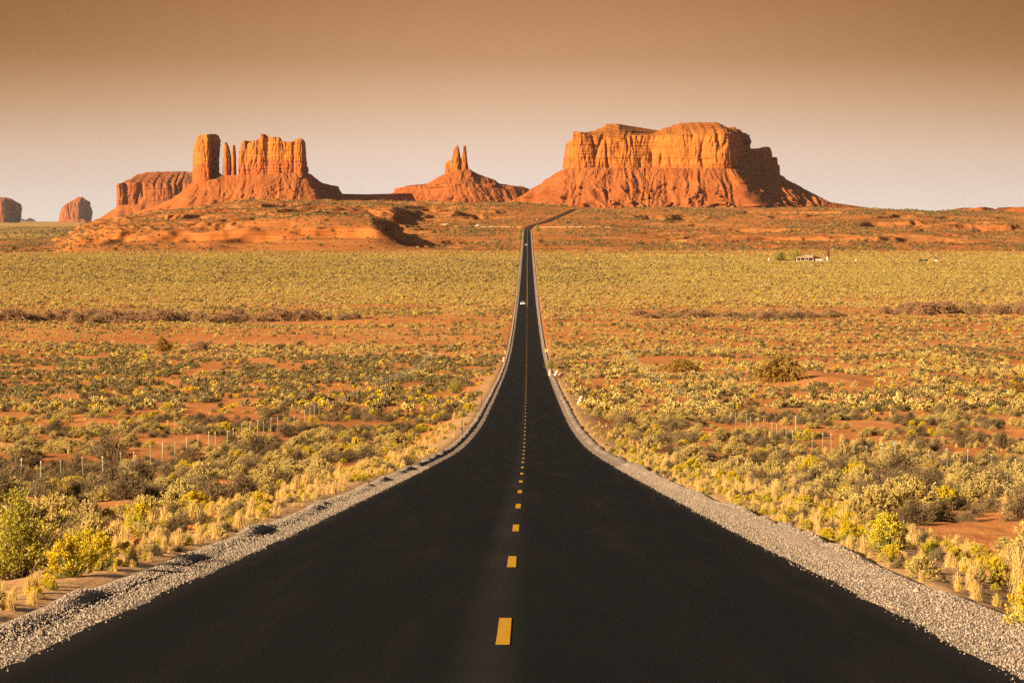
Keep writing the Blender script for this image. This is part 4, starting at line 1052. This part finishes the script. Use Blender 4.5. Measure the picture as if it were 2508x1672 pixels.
# ---------------------------------------------------------------- fences
M_post = mat('green_steel', (0.26, 0.29, 0.18), 0.6); M_tip = mat('white_paint', (0.55, 0.52, 0.46), 0.6)
M_wire = mat('fence_wire', (0.25, 0.23, 0.2), 0.5); M_oldwood = mat('weathered_wood', (0.36, 0.29, 0.22), 0.9)
def zt(x_, y_): return float(terrain(np.array([x_]), np.array([y_]))[0])
pm = MB(); pm.box(-0.017, 0.017, -0.004, 0.004, -0.3, 1.18).box(-0.004, 0.004, 0.0045, 0.03, -0.3, 1.18)
post_me = pm.build('fence_post', M_post).data
tm = MB(); tm.box(-0.023, 0.023, -0.005, 0.031, 1.181, 1.25); tip_me = tm.build('post_tip', M_tip).data
for o in [o for o in COL.objects if o.data in (post_me, tip_me)]: bpy.data.objects.remove(o)
for sgn, lab in ((-1, 'long wire fence on thin white-tipped posts through the scrub left of the road'), (1, 'long wire fence on thin white-tipped posts through the scrub right of the road')):
    y0 = 92.0
    fx = lambda yy: sgn * (19.2 + 0.9 * math.sin(yy / 90 + sgn) + yy * 0.004)
    root = link('wire_fence', None, loc=(fx(y0), y0, zt(fx(y0), y0)), label=lab, cat='fence')
    pts = []
    frng = np.random.default_rng(5 + sgn)
    for k in range(92):
        yy = y0 + k * 6.1 + frng.normal(0, 0.35); xx = fx(yy); zz = zt(xx, yy)
        p = link('fence_post', post_me, root); p.location = Vector((xx, yy, zz - 0.05)) - root.location
        p.rotation_euler = (frng.normal(0, 0.03), frng.normal(0, 0.035), frng.normal(0, 0.3)); s = frng.uniform(0.92, 1.1); p.scale = (1, 1, s)
        c = link('post_tip', tip_me, p)
        pts.append((xx, yy, zz))
    for h in (0.35, 0.62, 0.9, 1.15):
        w = MB()
        for a, b in zip(pts[:-1], pts[1:]):
            w.tube(Vector((a[0], a[1], a[2] + h - 0.05)) - root.location, Vector((b[0], b[1], b[2] + h - 0.05)) - root.location, 0.002, n=3)
        w.build('wire', M_wire, root)
    if sgn > 0:
        xx, yy = at(1949, 1043, 236)[:2]; zz = zt(xx, yy)
        cp = MB(); cp.lathe([(0.04, -0.4), (0.04, 1.42), (0.045, 1.43), (0.045, 1.48), (0.03, 1.52)], 10)
        c = cp.build('corner_post', M_oldwood, root); c.location = Vector((xx, yy, zz)) - root.location

# ---------------------------------------------------------------- barrels and markers along the shoulders
M_or = mat('orange_plastic', (0.75, 0.14, 0.012), 0.5, 0.4); M_wh = mat('white_reflective', (0.62, 0.58, 0.52), 0.5, 0.3); M_bk = mat('black_rubber', (0.03, 0.03, 0.03), 0.8)
M_ye = mat('yellow_reflective', (0.75, 0.48, 0.02), 0.5)
def barrel(px, py, d, tilt, lab):
    X0, Y0 = at(px, py, d)[:2]
    r = link('traffic_barrel', None, loc=(X0, Y0, zt(X0, Y0) + 0.0), label=lab, cat='barrel', group='striped barrels along the shoulders')
    r.rotation_euler = tilt
    b = MB(); b.lathe([(0.36, 0.0), (0.36, 0.05), (0.30, 0.07)], 20); b.build('base', M_bk, r)
    b = MB(); zs = 0.08; rad = 0.285
    for k in range(6):
        rr = rad - 0.014 * k
        b.lathe([(rr, zs), (rr, zs + 0.15), (rr - 0.012, zs + 0.155)], 20, 1 if k % 2 else 0); zs += 0.157
    b.lathe([(0.20, zs), (0.19, zs + 0.05), (0.10, zs + 0.055)], 20, 0)
    b.build('drum', [M_or, M_wh], r, smooth=False)
    b = MB(); b.box(-0.11, -0.07, -0.02, 0.02, zs + 0.06, zs + 0.15).box(0.07, 0.11, -0.02, 0.02, zs + 0.06, zs + 0.15).box(-0.11, 0.11, -0.02, 0.02, zs + 0.151, zs + 0.185)
    b.build('handle', M_or, r)
    return r
barrel(1347.5, 920, 478, (0, 0, 0), 'orange and white striped barrel standing upright at the edge of the right shoulder')
barrel(1358, 921, 475, (0.2, 0.5, 0.4), 'orange and white barrel leaning over beside the upright one on the right shoulder')
barrel(1366, 920, 476, (0.3, 1.2, 0.2), 'orange barrel lying on its side, outermost of the cluster on the right shoulder')
barrel(1417, 992, 309, (0.15, 0.32, 0.5), 'tilted orange and white barrel alone in the sagebrush right of the shoulder')
barrel(1234, 889, 588, (0, 0.05, 0), 'orange barrel at the outer edge of the left shoulder')
def marker(px, py, d, h, m, lab, w=0.2):
    X0, Y0 = at(px, py, d)[:2]
    r = link('road_marker', None, loc=(X0, Y0, zt(X0, Y0)), label=lab, cat='road marker', group='marker posts along the shoulders')
    b = MB(); b.box(-0.025, 0.025, -0.02, 0.02, -0.2, h); b.build('post', M_bk if m is M_bk else M_post, r)
    b = MB(); b.box(-w / 2, w / 2, -0.035, -0.022, h - 0.62, h + 0.04); b.build('reflector', m, r)
marker(1337, 868, 655, 1.3, M_ye, 'yellow marker panel on a short post beside the right shoulder, beyond the barrels', 0.35)
marker(1341, 868, 652, 1.3, M_tip, 'white marker panel on a short post beside the yellow one, right shoulder', 0.16)
marker(1237, 873, 640, 1.2, M_ye, 'yellow marker post at the left shoulder just beyond the orange barrel', 0.25)
marker(1251.5, 785, 960, 1.7, M_ye, 'tall yellow marker at the left shoulder near the gravel turnout', 0.3)
marker(1179, 995, 306, 1.2, M_bk, 'slim dark marker post on the left shoulder, farther of two with thin road shadows', 0.06)
marker(1132, 1066, 207, 1.2, M_bk, 'slim dark marker post on the left shoulder, nearer of two with thin road shadows', 0.06)

# ---------------------------------------------------------------- vehicles
M_carw = mat('white_car_paint', (0.78, 0.77, 0.75), 0.3, 0.5); M_card = mat('dark_car_paint', (0.035, 0.032, 0.03), 0.35, 0.5); M_glass = mat('car_glass', (0.02, 0.022, 0.025), 0.08, 0.6)
M_tyre = mat('tyre_rubber', (0.02, 0.02, 0.02), 0.9); M_rim = mat('wheel_metal', (0.45, 0.45, 0.45), 0.35); M_lamp = mat('headlight_glass', (0.85, 0.85, 0.8), 0.1, 0.6); M_trim = mat('black_trim', (0.025, 0.025, 0.025), 0.6)
def car(paint, suv=False):
    """front faces -y"""
    r = link('car', None)
    h = 1.72 if suv else 1.46
    body = [(-2.25, 0.42), (-2.28, 0.62), (-2.15, 0.82), (-1.15, 0.98), (1.95, 1.02), (2.22, 0.92), (2.28, 0.6), (2.2, 0.36), (-2.1, 0.34)]
    b = MB(); b.extrude(body, (-0.9, 0.9)); b.build('body', paint, r, bevel=0.05)
    b = MB(); t = 0.66
    cab = [(-1.2, 0.97), (-0.42, h - 0.04), (1.35, h - 0.02), (2.0, 1.01)]
    b.hexa([(-0.84, cab[0][0], cab[0][1]), (0.84, cab[0][0], cab[0][1]), (0.84, cab[3][0], cab[3][1]), (-0.84, cab[3][0], cab[3][1]), (-t, cab[1][0], cab[1][1]), (t, cab[1][0], cab[1][1]), (t, cab[2][0], cab[2][1]), (-t, cab[2][0], cab[2][1])])
    b.build('windows', M_glass, r, bevel=0.03)
    b = MB(); b.hexa([(-t-0.03, -0.5, h-0.05), (t+0.03, -0.5, h-0.05), (t+0.03, 1.42, h-0.05), (-t-0.03, 1.42, h-0.05), (-t+0.05, -0.35, h+0.02), (t-0.05, -0.35, h+0.02), (t-0.05, 1.3, h+0.02), (-t+0.05, 1.3, h+0.02)]); b.build('roof', paint, r)
    for sx in (-1, 1):
        b = MB(); b.box(sx*0.6-0.2, sx*0.6+0.2, -2.30, -2.22, 0.62, 0.78); b.build('headlight', M_lamp, r)
        b = MB(); b.box(sx*1.0-0.1, sx*1.0+0.1, -0.9, -0.75, 0.98, 1.1); b.build('mirror', paint, r)
        for yy in (-1.4, 1.35):
            w = MB(); w.tube((sx*0.72, yy, 0.33), (sx*0.93, yy, 0.33), 0.33, n=18); tw = w.build('wheel', M_tyre, r)
            w = MB(); w.tube((sx*0.93, yy, 0.33), (sx*0.945, yy, 0.33), 0.2, n=14); w.build('rim', M_rim, tw)
    b = MB(); b.box(-0.55, 0.55, -2.31, -2.24, 0.42, 0.6); b.build('grille', M_trim, r)
    return r
def put(o, px, py, d, rz, lab, cat, onroad=False):
    X0, Y0 = at(px, py, d)[:2]
    zz = float(zroad(Y0)) + 0.05 if onroad else zt(X0, Y0)
    sl = (float(zroad(Y0 + 3)) - float(zroad(Y0 - 3))) / 6 if onroad else 0
    o.location = (X0, Y0, zz); o.rotation_euler = (math.atan(sl), 0, rz); tag(o, lab, cat)
put(car(M_carw), 1280, 748, 1150, 0, 'white car coming toward the viewer in the left lane at the foot of the valley', 'car', True)
put(car(M_carw, True), 1289, 604, 2560, 0, 'tiny white vehicle on the straight road far up the opposite slope', 'car', True)
put(car(M_carw, True), 1171, 560, 3370, 1.2, 'white vehicle parked on the dirt track, farther from the road of the two', 'car')
put(car(M_carw), 1206, 561, 3352, 1.9, 'pale vehicle parked on the dirt track, closer to the road of the two', 'car')
put(car(M_carw, True), 1318, 533, 3660, 2.6, 'pale vehicle just past the bend high on the far slope', 'car', True)
# ---------------------------------------------------------------- the ranch on the far plain
M_stucco = mat('pale_stucco', (0.38, 0.29, 0.21), 0.9); M_tip = mat('chalky_white_paint', (0.46, 0.40, 0.33), 0.7); M_roof = mat('tan_roof', (0.42, 0.27, 0.17), 0.85); M_darkw = mat('dark_opening', (0.05, 0.04, 0.035), 0.8); M_rust = mat('rust_red_metal', (0.17, 0.055, 0.032), 0.7); M_grey = mat('grey_wall', (0.42, 0.37, 0.33), 0.8)
D = 2010
def gz(px, d): X0 = at(px, 0, d)[0]; return X0, d, zt(X0, d)
r = link('ranch_house', None, loc=gz(1980, D), label='low ranch house with a long porch and gabled end on the far plain', cat='house')
W_ = 15.5
b = MB(); b.box(-8.6, 3.2, -2.6, 4.5, -0.6, 2.6); b.build('wall', M_stucco, r)
b = MB(); b.add([(3.25, -3.6, -0.6), (8.2, -1.5, -0.6), (8.2, 5, -0.6), (3.25, 5, -0.6), (3.25, -3.6, 3.9), (8.2, -1.5, 2.5), (8.2, 5, 2.5), (3.25, 5, 3.9)], [(3,2,1,0),(4,5,6,7),(0,1,5,4),(1,2,6,5),(2,3,7,6),(3,0,4,7)]); b.build('gable_end', M_rust, r)
b = MB(); b.add([(-9.4, -4.8, 2.35), (3.1, -4.8, 2.35), (3.1, 1.0, 4.5), (-6.2, 1.0, 4.5), (-9.4, 5.4, 2.45), (3.1, 5.4, 2.45), (-9.4, -4.8, 2.15), (3.1, -4.8, 2.15)], [(0,1,2,3),(3,2,5,4),(6,7,1,0),(0,3,4)]); rf = b.build('roof', M_roof, r)
b = MB(); b.hexa([(2.9, -4.4, 4.15), (10.2, -2.6, 2.45), (10.2, 5.6, 2.45), (2.9, 5.6, 4.15), (2.9, -4.4, 4.4), (10.2, -2.6, 2.7), (10.2, 5.6, 2.7), (2.9, 5.6, 4.4)]); b.build('side_roof', M_roof, r)
b = MB(); b.box(0.6, 1.5, 0.2, 1.1, 4.3, 5.3); b.build('chimney', M_darkw, rf)
for x0 in (-8.2, -5.2, -0.2): b = MB(); b.box(x0, x0 + 1.7, -2.72, -2.62, 0.5, 2.0); b.build('window', M_darkw, r)
b = MB(); b.box(1.2, 2.3, -2.72, -2.62, -0.5, 2.1); b.build('door', M_darkw, r)
for x0 in (-9.1, -6.2, -3.2, -0.4, 2.8): b = MB(); b.box(x0, x0 + 0.25, -4.7, -4.45, -0.6, 2.2); b.build('porch_post', M_tip, r)
r = link('water_tower', None, loc=gz(2027, D), label='squat tank tower, rust red above and pale below, beside the ranch house', cat='tower')
b = MB(); b.lathe([(0.95, -0.5), (1.0, 3.2)], 16); b.build('base', M_grey, r)
b = MB(); b.lathe([(1.25, 3.2), (1.25, 6.9), (0.4, 7.3)], 16); b.build('tank', M_rust, r)
r = link('trailer', None, loc=gz(2007, D - 8), label='long low white trailer between the ranch house and the tank tower', cat='trailer')
b = MB(); b.box(-2.7, 2.7, -1.2, 1.2, 0.35, 1.95); b.build('body', M_tip, r, bevel=0.06)
for sx in (-1.3, 1.3):
    b = MB(); b.tube((sx, -1.15, 0.3), (sx, 1.15, 0.3), 0.34, n=12); b.build('wheel', M_tyre, r)
r = link('storage_tank', None, loc=gz(1884, D), label='small white upright tank standing alone left of the ranch house', cat='tank')
b = MB(); b.lathe([(0.75, -0.3), (0.75, 1.9), (0.45, 2.15), (0.1, 2.2)], 16); b.build('shell', M_tip, r); b = MB(); b.lathe([(0.2, 2.2), (0.2, 2.32)], 10); b.build('hatch', M_darkw, r)
r = link('outhouse', None, loc=gz(2097.5, D - 20), label='tiny white outhouse with a dark door standing alone right of the tank tower', cat='hut')
b = MB(); b.box(-0.8, 0.8, -0.8, 0.8, -0.3, 2.1); b.build('wall', M_tip, r)
b = MB(); b.box(0.05, 0.72, -0.87, -0.81, -0.1, 1.8); b.build('door', M_rust, r)
b = MB(); b.hexa([(-0.95, -0.95, 2.1), (0.95, -0.95, 2.1), (0.95, 0.95, 2.1), (-0.95, 0.95, 2.1), (-0.95, -0.95, 2.4), (0.95, -0.95, 2.25), (0.95, 0.95, 2.25), (-0.95, 0.95, 2.4)]); b.build('roof', M_roof, r)
put(car(M_card, True), 2258, 660, 1985, 1.7, 'dark vehicle parked on the plain near the small shed, darker half of a close pair', 'car')
put(car(M_card, True), 2270, 659, 1985, 1.5, 'dark vehicle parked on the plain, the one closer to the small white shed', 'car')
r = link('shed', None, loc=gz(2295, 1985), label='small white shed with a rust-red roof at the far right of the plain', cat='shed')
b = MB(); b.box(-1.9, 1.5, -1.4, 1.4, -0.3, 1.9); b.build('wall', M_tip, r)
b = MB(); b.add([(-2.1, -1.7, 1.9), (1.9, -1.7, 1.9), (1.9, 1.7, 1.9), (-2.1, 1.7, 1.9), (-0.1, -1.7, 3.0), (-0.1, 1.7, 3.0)], [(3,2,1,0),(0,1,4),(2,3,5),(1,2,5,4),(3,0,4,5)]); b.build('roof', M_rust, r)
b = MB(); b.box(0.2, 1.2, -1.47, -1.41, -0.2, 1.6); b.build('door', M_darkw, r)

# ---------------------------------------------------------------- rocks
M_redrock = mat('red_rock', rough=0.95, spec=0.05); t = NT(M_redrock)
nr_ = t.noise(t.pos(), 4.0, 6, 0.7)
t.color(t.ramp(nr_, [(0.3, (0.42, 0.12, 0.035)), (0.55, (0.58, 0.21, 0.065)), (0.75, (0.60, 0.30, 0.14))])); t.bump(nr_, 0.8, 0.06)
def rock_me(name, seed, m, flat=0.6, n=26, rough=0.22, blocky=0.0):
    th = np.linspace(0, np.pi, n); ph = np.linspace(0, 2*np.pi, 2*n, endpoint=False)
    TH, PH = np.meshgrid(th, ph, indexing='ij')
    d = np.stack([np.sin(TH)*np.cos(PH), np.sin(TH)*np.sin(PH), np.cos(TH)], -1)
    rr = 1 + rough*fbm(d[..., 0]*1.3+seed, d[..., 1]*1.3+d[..., 2]*1.7, 4, seed) + rough*0.8*pn(d[..., 2]*2+seed, d[..., 0]*2, seed+3)
    q = np.abs(d)**(1+0.0) ; 
    V = d*rr[..., None]
    if blocky: V = np.sign(V)*np.abs(V)**(1-blocky)*0.86
    V[..., 2] *= flat
    return mesh_np(name, V.reshape(-1, 3)*0.5, grid_faces(n, 2*n, wrap=True), [m], True)
bx, by, bz = gz(2412, 40.5)
D_ = 40.5; by = D_
r = link('boulder', None, loc=(bx, by, bz + 0.02), label='rounded red boulder with a white painted scrawl, in tan grass by the right edge', cat='boulder')
bo = link('rock', rock_me('rock', 4, M_redrock, 0.72, 34, 0.14), r); bo.scale = (0.40, 0.34, 0.40); bo.rotation_euler = (0, 0, 0.4)
# the white scrawl: a hooked loop and two crossing strokes, laid on the near face of the stone
dg = bpy.context.evaluated_depsgraph_get
def on_rock(ax_, az_):
    """point of the stone's front at this offset"""
    o2 = bo; M4 = o2.matrix_basis
    best = None
    vs = ROCKV
    k = np.argmin((vs[:, 0] - ax_)**2 + (vs[:, 2] - az_)**2 + (vs[:, 1] > 0.0) * 10)
    return Vector((ax_, vs[k, 1] - 0.006, az_))
vv = np.empty(len(bo.data.vertices)*3, np.float32); bo.data.vertices.foreach_get('co', vv); vv = vv.reshape(-1, 3)*np.array([0.40, 0.34, 0.40]); ca, sa = math.cos(0.4), math.sin(0.4)
ROCKV = np.stack([vv[:, 0]*ca - vv[:, 1]*sa, vv[:, 0]*sa + vv[:, 1]*ca, vv[:, 2]], -1)
strokes = [[(-0.125, 0.005), (-0.105, 0.028), (-0.085, 0.012), (-0.105, -0.012), (-0.125, -0.03), (-0.07, -0.03), (-0.03, -0.045)], [(-0.045, 0.012), (-0.03, 0.0), (-0.05, -0.02), (-0.02, -0.035), (0.01, -0.075)], [(-0.03, 0.0), (-0.005, -0.012), (-0.02, -0.03)]]
b = MB()
for st in strokes:
    for p, q in zip(st[:-1], st[1:]):
        b.tube(on_rock(*p), on_rock(*q), 0.0085, n=6)
b.build('painted_mark', M_wh, r)
rrng = np.random.default_rng(77)
RK = [rock_me('rock', 11 + k, M_redrock, 0.55, 16, 0.3, 0.25) for k in range(4)]
def rock(px, py, d, w, lab, grp=None, fl=1.0):
    X0, Y0 = at(px, py, d)[:2]
    o = link('rock', RK[int(rrng.integers(0, 4))], loc=(X0, Y0, zt(X0, Y0) + w * 0.08), label=lab, cat='rock', group=grp)
    o.scale = (w, w * rrng.uniform(0.6, 0.9), w * fl); o.rotation_euler = (rrng.normal(0, 0.15), rrng.normal(0, 0.15), rrng.uniform(0, 6.28))
    return o
rock(285, 1330, 42, 0.62, 'largest flat red slab among dry grass on the left verge', None, 0.45)
rock(330, 1312, 44, 0.5, 'broken red block behind the largest slab on the left verge', None, 0.9)
rock(490, 1292, 49, 0.55, 'flat pinkish slab at the outer edge of the left gravel shoulder', None, 0.35)
rock(540, 1264, 54, 0.5, 'pale red rock standing above the grass on the left verge, farther than the flat slabs', None, 0.8)
rock(2055, 1280, 52, 0.36, 'upright grey-red stone standing in the tan grass on the right verge', None, 1.9)
rock(1955, 1212, 66, 0.7, 'dark red rock ledge behind the tan grass, right verge', None, 0.6)
rock(2440, 1420, 36.5, 0.5, 'low red rock below the painted boulder on the right verge', None, 0.5)
rock(560, 1150, 106, 1.9, 'dark red rock outcrop in the scrub left of the road', None, 0.6)
rock(70, 1215, 80, 1.8, 'red eroded rock mound behind the large green bush at the left', None, 0.5)
for k in range(46):
    left = k % 2 == 0
    d = rrng.uniform(26, 75); X0 = (-1 if left else 1) * rrng.uniform(5.1, 8.2)
    side = 'left' if left else 'right'
    o = link('rock', RK[k % 4], loc=(X0, d, zt(X0, d) + 0.01), label=f'small red stone lying in the dry grass of the {side} verge', cat='rock', group=f'small red stones on the {side} verge')
    w = rrng.uniform(0.08, 0.26); o.scale = (w, w * 0.8, w * rrng.uniform(0.5, 0.9)); o.rotation_euler = (0, 0, rrng.uniform(0, 6.28))
# loose stones on the gravel shoulders
ST = []
for k in range(3):
    o = link('stone', rock_me('stone', 31 + k, M_stone, 0.7, 7, 0.35, 0.2)); o.scale = (0.09,) * 3
    X0 = (-1 if k == 0 else 1) * (RW + 0.25 + 0.2 * k); d = 24 + 3.0 * k
    o.location = (X0, d, float(zroad(d)) + 0.03)
    tag(o, ['fist-sized grey stone lying alone on the near left gravel', 'fist-sized grey stone at the inner edge of the near right gravel', 'grey stone out on the near right gravel, a little farther up'][k], 'stone'); ST.append(o)
G = []
for sgn in (-1, 1):
    m = 60000
    yy = 14 + 100 * rrng.uniform(0, 1, m) ** 1.7
    sd_ = 0 if sgn < 0 else 40
    off = rrng.beta(1.3, 1.0, m) * 1.18 - 0.1
    wdt = (0.74 if sgn < 0 else 0.88) + 0.16 * fbm(yy / 6, yy * 0, 3, 23 + sd_)
    xx = sgn * (RW + off)
    wr = windrow(yy, sd_) * np.exp(-((off - (wdt - 0.06)) / 0.13) ** 2)
    keep_ = (off < wdt + 0.12) & (rrng.uniform(0, 1, m) < np.where(off < 0.0, 0.10, 0.9))
    zz = zroad(yy) + np.where(off < wdt - 0.28, 0.004 + 0.012 * np.clip(off / 0.5, 0, 1), 0.022) + wr - np.maximum(off - wdt, 0) * 0.3
    G.append(np.stack([xx, yy, zz, 0.009 + 0.019 * rrng.uniform(0, 1, m) ** 2 * (1 + 0.5 * (wr > 0.05))], -1)[keep_])
G = np.concatenate(G)
me = bpy.data.meshes.new('gravel'); me.vertices.add(len(G)); me.vertices.foreach_set('co', G[:, :3].astype(np.float32).ravel())
m = len(G)
for nm, ty, fld, arr in (('rot', 'FLOAT_VECTOR', 'vector', rrng.uniform(0, 6.28, (m, 3))), ('siz', 'FLOAT_VECTOR', 'vector', np.repeat(G[:, 3:4], 3, 1) * rrng.uniform(0.7, 1.3, (m, 3)))):
    a = me.attributes.new(nm, ty, 'POINT'); a.data.foreach_set(fld, arr.astype(np.float32).ravel())
a = me.attributes.new('var', 'INT', 'POINT'); a.data.foreach_set('value', rrng.integers(0, 3, m).astype(np.int32))
o = link('gravel', me, kind='stuff', label='loose grey gravel along both edges of the asphalt', cat='gravel'); gn_instances(o, ST)
print('objects', time.time() - T0)

# ---------------------------------------------------------------- desert haze
hm = bpy.data.materials.new('haze'); hm.use_nodes = True
hm.node_tree.nodes.clear()
ho = hm.node_tree.nodes.new('ShaderNodeOutputMaterial'); hv = hm.node_tree.nodes.new('ShaderNodeVolumePrincipled')
hv.inputs['Color'].default_value = (0.86, 0.84, 0.84, 1)
hv.inputs['Density'].default_value = 0.0000035
hv.inputs['Anisotropy'].default_value = 0.0
hm.node_tree.links.new(hv.outputs[0], ho.inputs['Volume'])
hb_ = MB(); hb_.box(-56000, 56000, -400, 82000, -75, 345)
hz = hb_.build('haze', hm, kind='stuff', label='thin dusty haze over the whole valley', cat='haze')

print('done', time.time() - T0)
